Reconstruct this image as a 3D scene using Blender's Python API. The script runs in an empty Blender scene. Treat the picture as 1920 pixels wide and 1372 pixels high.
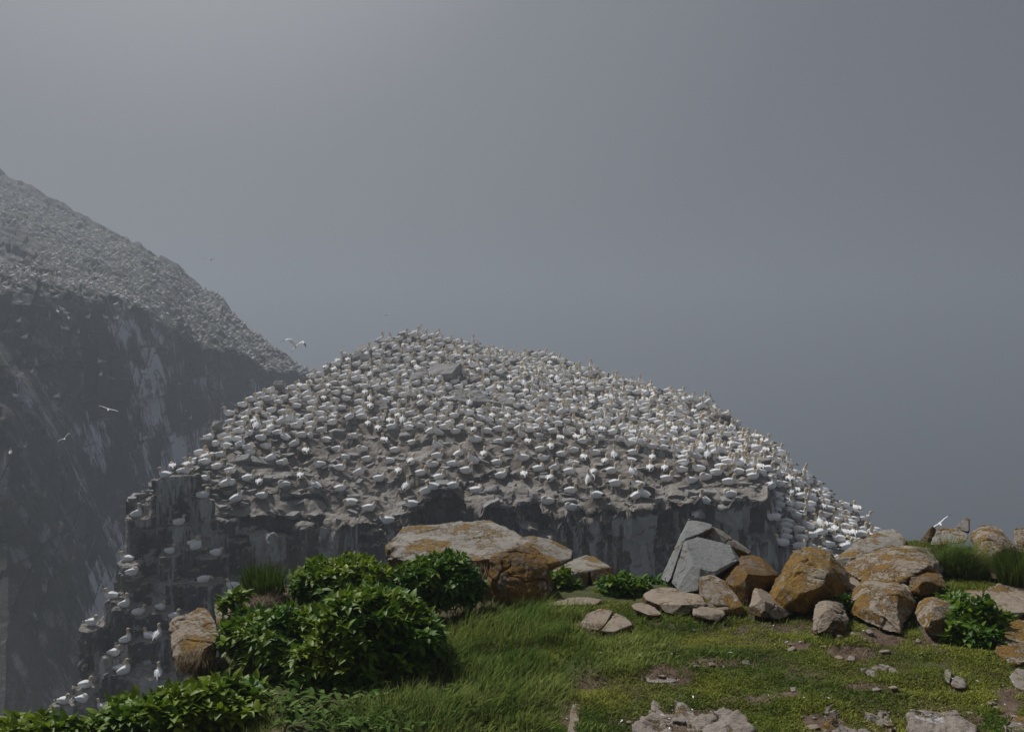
import bpy, bmesh, math, random
import numpy as np
from mathutils import Vector, Matrix
from mathutils.bvhtree import BVHTree

random.seed(7); rng = np.random.default_rng(7)
scene = bpy.context.scene
R = math.radians

# ------------------------------------------------------------------ camera
PITCH = R(3.0); FPX = 1800.0; CAM = np.array([0.0, 0.0, 2.2])
cam_data = bpy.data.cameras.new('camera')
cam = bpy.data.objects.new('camera', cam_data); scene.collection.objects.link(cam)
cam.location = CAM; cam.rotation_euler = (R(90) - PITCH, 0, 0)
cam_data.sensor_width = 36; cam_data.lens = FPX / 1920 * 36
cam_data.clip_start = 0.05; cam_data.clip_end = 5000
scene.camera = cam

# ------------------------------------------------------------------ sun and sky
SUN_AZ, SUN_EL = R(-44), R(50)
SUN = Vector((math.sin(SUN_AZ) * math.cos(SUN_EL), math.cos(SUN_AZ) * math.cos(SUN_EL), math.sin(SUN_EL)))
sl = bpy.data.lights.new('sun', 'SUN'); sl.energy = 5.0; sl.angle = R(2.5); sl.color = (1.0, 0.98, 0.955)
so = bpy.data.objects.new('sun', sl); scene.collection.objects.link(so)
so.rotation_euler = SUN.to_track_quat('Z', 'Y').to_euler(); so.location = (-20, 20, 60)

world = bpy.data.worlds.new('World'); scene.world = world; world.use_nodes = True
wn, wl = world.node_tree.nodes, world.node_tree.links
wn.clear()
out = wn.new('ShaderNodeOutputWorld'); bg = wn.new('ShaderNodeBackground')
sky = wn.new('ShaderNodeTexSky'); sky.sky_type = 'NISHITA'; sky.sun_disc = False
sky.sun_elevation = SUN_EL; sky.sun_rotation = SUN_AZ % (2 * math.pi); sky.dust_density = 4
skyb = wn.new('ShaderNodeVectorMath'); skyb.operation = 'SCALE'; skyb.inputs['Scale'].default_value = 0.05
wl.new(sky.outputs[0], skyb.inputs[0])
tc = wn.new('ShaderNodeTexCoord')
dot = wn.new('ShaderNodeVectorMath'); dot.operation = 'DOT_PRODUCT'; dot.inputs[1].default_value = Vector((-.28, .80, .53)).normalized()
wl.new(tc.outputs['Generated'], dot.inputs[0])
ramp = wn.new('ShaderNodeValToRGB')
mr = wn.new('ShaderNodeMapRange'); mr.inputs['From Min'].default_value = -1; mr.inputs['From Max'].default_value = 1
wl.new(dot.outputs['Value'], mr.inputs['Value']); wl.new(mr.outputs[0], ramp.inputs[0])
cr = ramp.color_ramp
stops = [(0.0, (.15, .165, .20)), (0.5, (.17, .185, .225)), (0.80, (.20, .218, .255)), (0.90, (.245, .26, .30)), (0.96, (.35, .365, .40)), (1.0, (.66, .66, .68))]
cr.elements[0].position = 0; stops = [(p, tuple(x * .87 for x in c)) for p, c in stops]
cr.elements[0].color = (*stops[0][1], 1)
cr.elements[1].position = 1; cr.elements[1].color = (*stops[-1][1], 1)
for p, c in stops[1:-1]:
    e = cr.elements.new(p); e.color = (*c, 1)
mixw = wn.new('ShaderNodeMix'); mixw.data_type = 'RGBA'; mixw.inputs['Factor'].default_value = 0.92
wl.new(skyb.outputs[0], mixw.inputs['A']); wl.new(ramp.outputs[0], mixw.inputs['B'])
wl.new(mixw.outputs['Result'], bg.inputs['Color']); bg.inputs['Strength'].default_value = 1.0
wl.new(bg.outputs[0], out.inputs['Surface'])

scene.view_settings.view_transform = 'Standard'; scene.view_settings.look = 'None'
scene.view_settings.gamma = 1; scene.view_settings.exposure = -0.45
scene.render.engine = 'CYCLES'
cy = scene.cycles
cy.use_denoising = True; cy.max_bounces = 6; cy.diffuse_bounces = 3; cy.glossy_bounces = 2
cy.transmission_bounces = 4; cy.volume_bounces = 1; cy.transparent_max_bounces = 6
cy.caustics_reflective = False; cy.caustics_refractive = False

# ------------------------------------------------------------------ helpers: picture ray, noise, meshes
_f = np.array([0, math.cos(PITCH), -math.sin(PITCH)]); _u = np.array([0, math.sin(PITCH), math.cos(PITCH)]); _r = np.array([1.0, 0, 0])
def ray(u, v):
    u = np.asarray(u, float)[..., None]; v = np.asarray(v, float)[..., None]
    return _f + _r * (u - 960) / FPX - _u * (v - 686) / FPX
def at(u, v, D):
    d = ray(u, v); return CAM + d * (np.asarray(D, float)[..., None] / d[..., 1:2])
def proj(P):
    Q = np.asarray(P, float) - CAM; w = Q @ _f
    return 960 + FPX * (Q @ _r) / w, 686 - FPX * (Q @ _u) / w
def h3(i, j, k, s=0):
    n = (i.astype(np.int64) * 73856093) ^ (j.astype(np.int64) * 19349663) ^ (k.astype(np.int64) * 83492791) ^ (s * 2654435761)
    n = n & 0xffffffff; n = (n ^ (n >> 15)) * 2246822519 & 0xffffffff; n = (n ^ (n >> 13)) * 3266489917 & 0xffffffff
    return ((n ^ (n >> 16)) & 0xffffff) / float(0xffffff)
def vn(P, s=0):
    P = np.asarray(P, float); F = np.floor(P); f = P - F; f = f * f * (3 - 2 * f); F = F.astype(np.int64)
    r = 0
    for a in (0, 1):
        for b in (0, 1):
            for c in (0, 1):
                w = (f[..., 0] if a else 1 - f[..., 0]) * (f[..., 1] if b else 1 - f[..., 1]) * (f[..., 2] if c else 1 - f[..., 2])
                r = r + w * h3(F[..., 0] + a, F[..., 1] + b, F[..., 2] + c, s)
    return r * 2 - 1
def fbm(P, o=4, s=0, g=0.5):
    P = np.asarray(P, float); r = 0; a = 1
    for k in range(o):
        r = r + a * vn(P * 2 ** k + 17.3 * k, s + k); a *= g
    return r
def blocks(a, b, w, h, s):
    c = np.floor(a / w).astype(np.int64); z = c * 0
    rr = np.floor(b / h + h3(c, z, z, s) * 3).astype(np.int64)
    return h3(c, rr, z, s + 1)
def mesh_np(name, V, F, mat=None, smooth=False, tint=None, parent=None, mats=None, mi=None):
    V = np.asarray(V, np.float32).reshape(-1, 3); F = np.asarray(F, np.int32)
    me = bpy.data.meshes.new(name); k = F.shape[1]
    me.vertices.add(len(V)); me.vertices.foreach_set('co', V.ravel())
    me.loops.add(F.size); me.loops.foreach_set('vertex_index', F.ravel())
    me.polygons.add(len(F)); me.polygons.foreach_set('loop_start', np.arange(0, F.size, k, dtype=np.int32))
    me.polygons.foreach_set('loop_total', np.full(len(F), k, np.int32))
    me.polygons.foreach_set('use_smooth', np.full(len(F), smooth, bool))
    if mi is not None: me.polygons.foreach_set('material_index', np.asarray(mi, np.int32))
    if tint is not None:
        ca = me.color_attributes.new('tint', 'FLOAT_COLOR', 'POINT')
        T = np.ones((len(V), 4), np.float32); T[:, :3] = tint; ca.data.foreach_set('color', T.ravel())
    for m in (mats or ([mat] if mat else [])): me.materials.append(m)
    me.update(calc_edges=True); me.validate()
    o = bpy.data.objects.new(name, me); scene.collection.objects.link(o)
    if parent: o.parent = parent
    return o
def tag(o, label=None, cat=None, group=None, kind=None):
    if label: o['label'] = label
    if cat: o['category'] = cat
    if group: o['group'] = group
    if kind: o['kind'] = kind
    return o
def recentre(o, c):
    c = Vector(c); o.data.transform(Matrix.Translation(-c)); o.location = c
def grid_faces(nr, nc, off=0):
    i = np.arange(nr - 1)[:, None] * nc + np.arange(nc - 1)[None]
    return (np.stack([i, i + 1, i + nc + 1, i + nc], -1).reshape(-1, 4) + off)

# ------------------------------------------------------------------ materials
def new_mat(name):
    m = bpy.data.materials.new(name); m.use_nodes = True
    nt = m.node_tree; b = nt.nodes['Principled BSDF']; b.inputs['Roughness'].default_value = 0.85
    b.inputs['Specular IOR Level'].default_value = 0.3
    return m, nt, b
def nd(nt, t, **kw):
    n = nt.nodes.new(t)
    for k, v in kw.items():
        if k in n.inputs: n.inputs[k].default_value = v
        else: setattr(n, k, v)
    return n
def noise(nt, co, scale, detail=6, rough=0.6, dist=0.0):
    n = nd(nt, 'ShaderNodeTexNoise', Scale=scale, Detail=detail, Roughness=rough, Distortion=dist)
    nt.links.new(co, n.inputs['Vector']); return n.outputs['Fac']
def mapping(nt, co, sc, rot=(0, 0, 0)):
    n = nd(nt, 'ShaderNodeMapping'); n.inputs['Scale'].default_value = sc; n.inputs['Rotation'].default_value = rot
    nt.links.new(co, n.inputs['Vector']); return n.outputs[0]
def rng_(nt, x, lo, hi, a=0.0, b=1.0):
    n = nd(nt, 'ShaderNodeMapRange'); n.interpolation_type = 'SMOOTHSTEP'
    n.inputs['From Min'].default_value = lo; n.inputs['From Max'].default_value = hi
    n.inputs['To Min'].default_value = a; n.inputs['To Max'].default_value = b
    nt.links.new(x, n.inputs['Value']); return n.outputs[0]
def mth(nt, op, a, b):
    n = nt.nodes.new('ShaderNodeMath'); n.operation = op
    for i, x in enumerate((a, b)):
        if isinstance(x, (int, float)): n.inputs[i].default_value = x
        else: nt.links.new(x, n.inputs[i])
    return n.outputs[0]
def mix(nt, f, a, b, mode='MIX'):
    n = nt.nodes.new('ShaderNodeMix'); n.data_type = 'RGBA'; n.blend_type = mode
    for k, x in (('Factor', f), ('A', a), ('B', b)):
        if isinstance(x, (int, float)): n.inputs[k].default_value = x
        elif isinstance(x, tuple): n.inputs[k].default_value = (*x, 1)
        else: nt.links.new(x, n.inputs[k])
    return n.outputs['Result']
def bump(nt, b, h, strength=0.5, dist=0.02):
    n = nd(nt, 'ShaderNodeBump', Strength=strength, Distance=dist)
    nt.links.new(h, n.inputs['Height']); nt.links.new(n.outputs[0], b.inputs['Normal'])
def objco(nt): return nd(nt, 'ShaderNodeTexCoord').outputs['Object']
def nrmz(nt):
    g = nd(nt, 'ShaderNodeNewGeometry'); s = nd(nt, 'ShaderNodeSeparateXYZ'); nt.links.new(g.outputs['Normal'], s.inputs[0]); return s.outputs['Z']

def mat_boulder(name, c1, c2, lichen=0.5, lic=(.26, .14, .012), side=(.06, .045, .032), thr=0.0, white=0.0):
    """weathered stone: two stone tones, dark speckle, orange crust lichen, steep sides with shade painted in darker"""
    m, nt, b = new_mat(name); co = objco(nt); L = nt.links.new
    n1 = noise(nt, co, 2.2, 8, .65, .4); n2 = noise(nt, co, 26, 6, .7); n3 = noise(nt, co, 95, 3, .6)
    col = mix(nt, rng_(nt, n1, .35, .65), c1, c2)
    col = mix(nt, rng_(nt, n2, .45, .75, 0, .45), col, tuple(x * .55 for x in c1))
    col = mix(nt, rng_(nt, n3, .56, .72, 0, .35), col, tuple(min(1, x * 1.5) for x in c2))
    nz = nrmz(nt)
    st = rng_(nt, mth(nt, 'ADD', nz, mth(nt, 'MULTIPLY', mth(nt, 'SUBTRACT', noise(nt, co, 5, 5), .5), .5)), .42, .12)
    col = mix(nt, mth(nt, 'MULTIPLY', st, .8), col, side)  # painted shade: steep faces mixed toward the darker side tone
    # lichen: blotches broken into crusty flecks, thicker on shaded steep faces
    l1 = noise(nt, co, 4.5, 4, .6, .3); l2 = noise(nt, co, 30, 8, .8, .2)
    lm = mth(nt, 'ADD', mth(nt, 'MULTIPLY', l1, .50), mth(nt, 'MULTIPLY', l2, .50))
    lm = mth(nt, 'ADD', lm, mth(nt, 'MULTIPLY', st, .05))
    th = .585 - .11 * lichen
    lf = rng_(nt, lm, th, th + .02)
    lcol = mix(nt, rng_(nt, noise(nt, co, 60, 4), .4, .65), lic, tuple(x * .42 for x in lic))
    col = mix(nt, mth(nt, 'MULTIPLY', lf, .92), col, lcol)
    if white:
        w = rng_(nt, noise(nt, co, 6, 5, .6), .64 - .1 * white, .70 - .1 * white)
        col = mix(nt, mth(nt, 'MULTIPLY', w, .7), col, (.5, .5, .5))
    L(col, b.inputs['Base Color'])
    h = mth(nt, 'ADD', mth(nt, 'MULTIPLY', n2, .7), mth(nt, 'ADD', mth(nt, 'MULTIPLY', n3, .25), mth(nt, 'MULTIPLY', lf, .25)))
    bump(nt, b, h, .85, .028)
    return m

def mat_cliff(name, dark, dark2, mud, guano, streak=.5, scale=1.0, big=0.0):
    m, nt, b = new_mat(name); co = objco(nt)
    nz = nrmz(nt)
    n1 = noise(nt, co, .5 * scale, 8, .65, .3); n2 = noise(nt, co, 3.0 * scale, 8, .7); n3 = noise(nt, co, 9 * scale, 5, .7)
    rock = mix(nt, rng_(nt, n1, .35, .65), dark, dark2)
    rock = mix(nt, rng_(nt, n2, .5, .75, 0, .6), rock, tuple(x * .4 for x in dark))
    # guano runs down the faces: noise drawn out along the vertical
    sv = mapping(nt, co, (1.1 * scale, 1.1 * scale, .10 * scale)); s1 = noise(nt, sv, 1.0, 4, .6, .5)
    sv2 = mapping(nt, co, (5 * scale, 5 * scale, .35 * scale)); s2 = noise(nt, sv2, 1.0, 6, .7)
    s3 = noise(nt, co, .35 * scale, 4, .5)
    s = mth(nt, 'ADD', mth(nt, 'MULTIPLY', s1, .42 - big), mth(nt, 'ADD', mth(nt, 'MULTIPLY', s2, .30), mth(nt, 'MULTIPLY', s3, .28 + big)))
    ta = nd(nt, 'ShaderNodeAttribute', attribute_name='tint'); ts = nd(nt, 'ShaderNodeSeparateColor'); nt.links.new(ta.outputs['Color'], ts.inputs[0])
    s = mth(nt, 'ADD', s, mth(nt, 'MULTIPLY', mth(nt, 'SUBTRACT', ts.outputs[0], .5), .22))
    sf = rng_(nt, s, .60 - .1 * streak, .67 - .1 * streak)
    rock = mix(nt, mth(nt, 'MULTIPLY', sf, .75), rock, guano)
    # tops: trampled mud with pale splashes
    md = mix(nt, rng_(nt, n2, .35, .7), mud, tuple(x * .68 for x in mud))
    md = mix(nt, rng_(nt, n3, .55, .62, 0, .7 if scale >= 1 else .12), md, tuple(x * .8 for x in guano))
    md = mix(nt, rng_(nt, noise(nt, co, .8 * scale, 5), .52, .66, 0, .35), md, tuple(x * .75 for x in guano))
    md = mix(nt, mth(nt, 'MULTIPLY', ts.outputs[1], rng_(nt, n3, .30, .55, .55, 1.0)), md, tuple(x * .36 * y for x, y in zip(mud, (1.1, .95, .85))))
    k = rng_(nt, mth(nt, 'ADD', nz, mth(nt, 'MULTIPLY', mth(nt, 'SUBTRACT', n2, .5), .35)), .3, .52)
    col = mix(nt, k, rock, md)
    nt.links.new(col, b.inputs['Base Color'])
    h = mth(nt, 'ADD', mth(nt, 'MULTIPLY', n2, .6), mth(nt, 'MULTIPLY', n3, .4))
    bump(nt, b, h, .8, .12 / scale)
    return m

def mat_leaf(name, base, alt, rough=.45, trans=.3, spec=.4):
    m, nt, b = new_mat(name); L = nt.links.new
    a = nd(nt, 'ShaderNodeAttribute', attribute_name='tint')
    s = nd(nt, 'ShaderNodeSeparateColor'); L(a.outputs['Color'], s.inputs[0])
    col = mix(nt, s.outputs[0], base, alt)
    hsv = nd(nt, 'ShaderNodeHueSaturation'); L(col, hsv.inputs['Color']); L(mth(nt, 'ADD', .45, s.outputs[1]), hsv.inputs['Value'])
    b.inputs['Roughness'].default_value = rough; b.inputs['Specular IOR Level'].default_value = spec
    L(hsv.outputs[0], b.inputs['Base Color'])
    t = nd(nt, 'ShaderNodeBsdfTranslucent'); L(hsv.outputs[0], t.inputs['Color'])
    mx = nd(nt, 'ShaderNodeMixShader'); mx.inputs[0].default_value = trans
    L(b.outputs[0], mx.inputs[1]); L(t.outputs[0], mx.inputs[2]); L(mx.outputs[0], nt.nodes['Material Output'].inputs['Surface'])
    return m

def mat_plain(name, c, rough=.7, var=.25, scale=20):
    m, nt, b = new_mat(name)
    n = noise(nt, objco(nt), scale, 4)
    nt.links.new(mix(nt, rng_(nt, n, .35, .65), c, tuple(x * (1 - var) for x in c)), b.inputs['Base Color'])
    b.inputs['Roughness'].default_value = rough
    return m

M = {}
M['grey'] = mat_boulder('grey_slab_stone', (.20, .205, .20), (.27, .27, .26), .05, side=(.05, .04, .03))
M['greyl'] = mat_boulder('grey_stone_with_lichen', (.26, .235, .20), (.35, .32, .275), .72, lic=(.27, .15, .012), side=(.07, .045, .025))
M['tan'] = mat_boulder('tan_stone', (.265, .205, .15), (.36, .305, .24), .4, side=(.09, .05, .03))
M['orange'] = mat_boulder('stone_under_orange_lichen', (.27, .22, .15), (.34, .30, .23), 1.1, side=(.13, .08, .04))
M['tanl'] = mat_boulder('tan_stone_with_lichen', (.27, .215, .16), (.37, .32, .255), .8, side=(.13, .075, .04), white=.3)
M['darkl'] = mat_boulder('shaded_stone_with_lichen', (.15, .105, .065), (.23, .175, .12), 1.0, lic=(.22, .11, .01), side=(.03, .022, .017))  # stone tone darkened to hold the shade of faces turned from the sun
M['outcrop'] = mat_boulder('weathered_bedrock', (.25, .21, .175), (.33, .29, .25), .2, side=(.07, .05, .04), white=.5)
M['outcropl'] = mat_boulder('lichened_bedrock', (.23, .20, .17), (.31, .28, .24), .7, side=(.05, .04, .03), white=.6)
M['white_feather'] = mat_plain('white_feather', (.92, .92, .92), .8, .05, 30)
M['buff_feather'] = mat_plain('buff_head_feather', (.70, .57, .38), .8, .15, 30)
M['bill'] = mat_plain('pale_bill', (.42, .47, .52), .5, .1)
M['black_feather'] = mat_plain('black_wingtip_feather', (.02, .018, .017), .7, .2)
FM = [M['white_feather'], M['buff_feather'], M['bill'], M['black_feather']]
M['stack'] = mat_cliff('sea_stack_rock', (.055, .057, .054), (.12, .108, .095), (.31, .275, .235), (.56, .55, .54), .62)
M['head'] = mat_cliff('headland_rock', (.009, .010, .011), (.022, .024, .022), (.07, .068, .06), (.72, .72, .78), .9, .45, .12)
M['slab'] = mat_cliff('stack_slab_rock', (.20, .19, .18), (.27, .26, .245), (.34, .33, .32), (.48, .47, .46), .3, 1.5)
M['leaf'] = mat_leaf('lovage_leaf', (.05, .14, .008), (.25, .32, .02), .5, .28, .3)
M['grass'] = mat_leaf('grass_blade', (.06, .13, .012), (.34, .37, .10), .8, .3, .1)
M['turf'] = mat_leaf('turf_blade', (.075, .14, .012), (.31, .32, .05), .7, .3, .15)
M['straw'] = mat_leaf('dry_straw', (.20, .14, .08), (.38, .30, .19), .8, .15, .1)
M['weed'] = mat_leaf('pale_weed_leaf', (.05, .12, .012), (.20, .27, .08), .85, .3, .1)
M['stem'] = mat_plain('plant_stem', (.05, .07, .02), .7)
# ------------------------------------------------------------------ ground of the cliff top
EX = np.array([-9, -4, -3, -2.4, -2.1, -1.75, -1.4, -0.9, 0, 1, 1.7, 2.2, 2.8, 3.2, 4, 5, 8, 14.0])
EY = np.array([1.0, 2.8, 4.0, 5.3, 6.6, 7.5, 7.8, 7.9, 8.3, 8.1, 7.9, 8.1, 8.3, 8.7, 9.2, 9.4, 9.5, 9.5])
BARE = [(1590, 1222, 95, 20), (1650, 1195, 70, 26), (1500, 1210, 40, 17), (1105, 1178, 45, 14), (1345, 1243, 65, 15), (1745, 1200, 45, 28),
        (1630, 1287, 75, 12), (1890, 1320, 50, 40), (1530, 1352, 36, 20), (870, 1140, 70, 14), (1560, 1195, 50, 18), (1065, 1345, 22, 40), (1250, 1265, 70, 24),
        (1480, 1300, 30, 8), (1780, 1350, 90, 20), (1830, 1180, 60, 14), (360, 1230, 70, 50), (1290, 1360, 130, 44)]
def blob(u, v, L):
    r = np.zeros_like(u)
    for (a, b, c, d) in L: r = np.maximum(r, 1 - np.sqrt(((u - a) / c) ** 2 + ((v - b) / d) ** 2))
    return r
def ground_z(x, y):
    x = np.asarray(x, float); y = np.asarray(y, float)
    P = np.stack([x, y, 0 * x], -1)
    z = .035 * fbm(P * .9, 3, 5) + .018 * fbm(P * 5, 3, 9) - .05 * np.clip((y - 6.2) / .8, 0, 1)
    z = z + .5 * np.clip((3.2 - y) / 2.5, 0, 1) ** 2
    fall = np.maximum(0, y - np.interp(x, EX, EY) + .25 * fbm(P * 1.3, 3, 12))
    z = z - np.minimum(2.2 * fall ** 1.25, 295)
    z = z - .25 * np.clip((-1.0 - x) / 1.2, 0, 1) ** 2
    return z
xs = np.concatenate([np.linspace(-9, -3, 20)[:-1], np.arange(-3, 6.2, .028), np.linspace(6.25, 14, 25)])
ys = np.concatenate([np.linspace(-4, 3.5, 20)[:-1], np.arange(3.5, 9.5, .028), np.linspace(9.55, 13, 40), np.linspace(13.3, 40, 40)])
X, Y = np.meshgrid(xs, ys); Z = ground_z(X, Y)
U, Vv = proj(np.stack([X, np.maximum(Y, .5), Z], -1))
P3 = np.stack([X, Y, Z], -1)
bare = np.clip(blob(U, Vv, BARE) * 2.4 + .75 * fbm(P3 * 5, 4, 31) - .28, 0, 1)
bare = np.maximum(bare, np.clip(1.3 * fbm(P3 * 2.2, 4, 77) - .50, 0, 1) * 1.2)
Z = Z + .012 * fbm(P3 * 22, 3, 3) * (.4 + bare)
P3[..., 2] = Z
m, nt, b = new_mat('cliff_top_soil'); co = objco(nt)
a_ = nd(nt, 'ShaderNodeAttribute', attribute_name='tint'); s_ = nd(nt, 'ShaderNodeSeparateColor'); nt.links.new(a_.outputs['Color'], s_.inputs[0])
nA = noise(nt, co, 14, 8, .7); nB = noise(nt, co, 70, 4, .7)
soil = mix(nt, rng_(nt, nA, .35, .65), (.10, .062, .040), (.17, .12, .085))
soil = mix(nt, rng_(nt, nB, .6, .7, 0, .6), soil, (.30, .25, .21))
moss = mix(nt, rng_(nt, noise(nt, co, 8, 7, .7), .35, .65), (.035, .052, .010), (.085, .092, .018))
moss = mix(nt, rng_(nt, nB, .5, .7, 0, .6), moss, (.05, .035, .015))
nt.links.new(mix(nt, s_.outputs[0], moss, soil), b.inputs['Base Color'])
bump(nt, b, mth(nt, 'ADD', nA, mth(nt, 'MULTIPLY', nB, .5)), .8, .02)
M['ground'] = m
Tn = np.zeros((X.size, 3)); Tn[:, 0] = bare.ravel()
ground = mesh_np('ground', P3.reshape(-1, 3), grid_faces(*X.shape), M['ground'], True, Tn)
tag(ground, kind='structure')
GB = BVHTree.FromPolygons([tuple(p) for p in P3.reshape(-1, 3)], [tuple(f) for f in grid_faces(*X.shape)])

# ------------------------------------------------------------------ sea far below
m, nt, b = new_mat('sea_water'); b.inputs['Base Color'].default_value = (.03, .045, .05, 1); b.inputs['Roughness'].default_value = .25
bump(nt, b, noise(nt, objco(nt), .25, 5), .6, .6)
sea = mesh_np('sea', [(-1200, -60, -300), (1200, -60, -300), (1200, 2200, -300), (-1200, 2200, -300)], [(0, 1, 2, 3)], m); tag(sea, kind='structure')

# ------------------------------------------------------------------ headland on the left, running away into the fog
iu = np.arange(-780, 612, 3.0)
I = lambda xp, fp: np.interp(iu, xp, fp)
vt = I([-420, -200, 0, 90, 190, 265, 335, 345, 415, 425, 460, 510, 570, 612], [180, 235, 318, 368, 424, 460, 500, 518, 556, 578, 612, 648, 690, 722])
Dt = I([-420, 0, 335, 612], [235, 205, 190, 172])
vr = I([-420, 0, 60, 150, 220, 330, 380, 430, 500, 570, 612], [520, 548, 550, 560, 572, 614, 658, 652, 688, 702, 724])
Dr = I([-420, 0, 150, 330, 430, 612], [86, 100, 112, 134, 150, 171])
tt = np.linspace(0, 1, 150)[:, None]
cr_ = (iu * 0)
top = at(iu + 0 * tt, vr + (vt - vr) * tt, Dr + (Dt - Dr) * tt ** 1.2)
back = np.concatenate([top[-1:] + np.array([0, s, -s * (.25 + .02 * s)]) for s in (3, 8, 16, 28, 45, 60)])
vb = np.linspace(0, 1, 240)[1:, None]
vv = vr + (1420 - vr) * vb
Dk = Dr - vb * np.interp(iu, [-420, 0, 300, 612], [32, 36, 38, 24])
# a leaning buttress on the near side and a squared corner farther along
lean = (iu + 0 * vv) - np.interp(vv, [560, 640, 850, 1050, 1400], [-30, 5, 128, 205, 330])
Dk = Dk - 6.5 / (1 + np.exp(np.clip(lean / 5, -30, 30))) + 5 / (1 + np.exp(-np.clip((iu - 334 + .02 * (vv - 600)) / 4, -30, 30))) * np.clip((vv - 590) / 60, 0, 1)
lean2 = (iu + 0 * vv) - np.interp(vv, [700, 780, 1000, 1400], [-60, 20, 110, 240])
Dk = Dk - 4.0 / (1 + np.exp(np.clip(lean2 / 5, -30, 30)))
cl = at(iu + 0 * vv, vv, Dk)
foot = np.concatenate([cl[-1:] + np.array([0, -s * .3, -s]) for s in (15, 45, 280)])
G = np.concatenate([foot[::-1], cl[::-1], top, back])
rim_i = len(foot) + len(cl)
xx, yy, zz = G[..., 0], G[..., 1], G[..., 2]
bed = zz + .12 * xx + .6 * fbm(G * .05, 3, 2); al = xx + .35 * yy + 1.2 * fbm(G * .06, 2, 8) - .12 * zz
disp = 5.0 * (blocks(al, bed, 8, 17, 1) - .5) + 1.7 * (blocks(al, bed, 3.0, 5.5, 2) - .5) + .9 * (blocks(al, bed, 1.3, 2.4, 3) - .5) + .35 * fbm(G * .25, 4, 4)
w = np.zeros(len(G)); w[:rim_i] = 1; w[rim_i - 6:rim_i] = np.linspace(1, .4, 6)
G[..., 1] -= disp * w[:, None]
G[..., 0] += .25 * disp * w[:, None]
wt = np.zeros(len(G)); wt[rim_i:] = 1
ter = np.floor(bed / 1.6) * 1.6 - bed
G[..., 2] += (wt[:, None]) * (1.1 * (blocks(al, yy, 4, 4, 11) - .5) + .5 * (blocks(al, yy, 1.6, 1.6, 12) - .5) + .45 * fbm(G * .3, 4, 14))
lean_all = np.full(G.shape[:2], 99.0); lean_all[len(foot):rim_i] = lean[::-1]
head_top = G[rim_i:rim_i + 150].copy()
hb = .45 * blocks(al, bed, 8, 17, 61) + .35 * blocks(al, bed, 3.0, 5.5, 2) + .2 * blocks(al, bed, 1.3, 2.4, 3)
hb = np.where((lean_all > -30) & (lean_all < -2), hb + .22, hb)
T_ = np.zeros((G[..., 0].size, 3)); T_[:, 0] = hb.ravel()
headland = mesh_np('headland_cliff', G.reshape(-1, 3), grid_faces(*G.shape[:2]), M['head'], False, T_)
tag(headland, kind='structure')
HB = BVHTree.FromPolygons([tuple(p) for p in G.reshape(-1, 3)], [tuple(f) for f in grid_faces(*G.shape[:2])])

# ------------------------------------------------------------------ sea stack with the colony
su = np.arange(236, 1722, 3.0)
I = lambda xp, fp: np.interp(su, xp, fp)
vt = I([235, 290, 345, 375, 395, 440, 570, 650, 720, 780, 860, 1000, 1100, 1200, 1330, 1380, 1470, 1560, 1640, 1722],
       [942, 912, 884, 850, 822, 772, 712, 672, 638, 621, 645, 666, 696, 722, 757, 800, 860, 930, 1000, 1078])
Dt = I([235, 345, 400, 570, 780, 1000, 1330, 1470, 1640, 1722], [45, 47, 52, 60, 72, 70, 62, 52, 48, 46])
vr = I([235, 300, 420, 560, 640, 740, 830, 1000, 1060, 1200, 1290, 1380, 1440, 1458, 1520, 1640, 1722], [952, 955, 978, 976, 988, 984, 950, 955, 966, 954, 946, 941, 936, 1012, 1045, 1075, 1105])
Dr = I([235, 1000, 1380, 1440, 1470, 1722], [44, 44, 43, 42.5, 43.2, 44])
tt = np.linspace(0, 1, 190)[:, None]
top = at(su + 0 * tt, vr + (vt - vr) * tt, Dr + (Dt - Dr) * tt ** 1.35)
back = np.concatenate([top[-1:] + np.array([0, s, -.3 * s - .12 * s * s]) for s in (1, 2.5, 4.5, 7, 10, 15, 22, 26)])
vb = np.linspace(0, 1, 170)[1:, None]
dep = 17 * vb
cl = top[:1] + np.stack([0 * dep + 0 * su, -.10 * dep + 0 * su, -dep + 0 * su], -1)
foot = np.concatenate([cl[-1:] + np.array([0, -s * .15, -s]) for s in (10, 40, 285)])
G = np.concatenate([foot[::-1], cl[::-1], top, back]); rim_i = len(foot) + len(cl)
G[:, 0, :2] = G[rim_i, 0, :2]  # the near end closes on itself
xx, yy, zz = G[..., 0], G[..., 1], G[..., 2]
al = xx + .5 * fbm(G * .2, 3, 8) + .06 * zz; bd = zz + .05 * xx
SAL, SBD = al.copy(), bd.copy(); SRIM = G[rim_i, :, 2][None, :] + 0 * zz
disp = 1.3 * (blocks(al, bd, 2.3, 7, 21) - .6) + .8 * (blocks(al, bd, 1.25, 4.1, 22) - .55) + .35 * (blocks(al, bd, .4, 1.2, 23) - .5) + .25 * fbm(G * 1.1, 4, 24)
w = np.zeros(len(G)); w[:rim_i] = 1; w[rim_i:rim_i + 14] = np.linspace(1, 0, 14)
G[..., 1] -= disp * w[:, None]
wt = np.zeros(len(G)); wt[rim_i:rim_i + 190] = np.minimum(1, np.arange(190) / 15); wt[rim_i + 190:] = 1
lump = .34 * (blocks(xx + .4 * fbm(G, 2, 3), yy + .4 * fbm(G + 9, 2, 3), 2.2, 1.6, 31) - .5) + .14 * (blocks(xx, yy, .8, .7, 32) - .5) + .22 * fbm(G * .9, 4, 33)
G[..., 2] += lump * wt[:, None]
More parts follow.
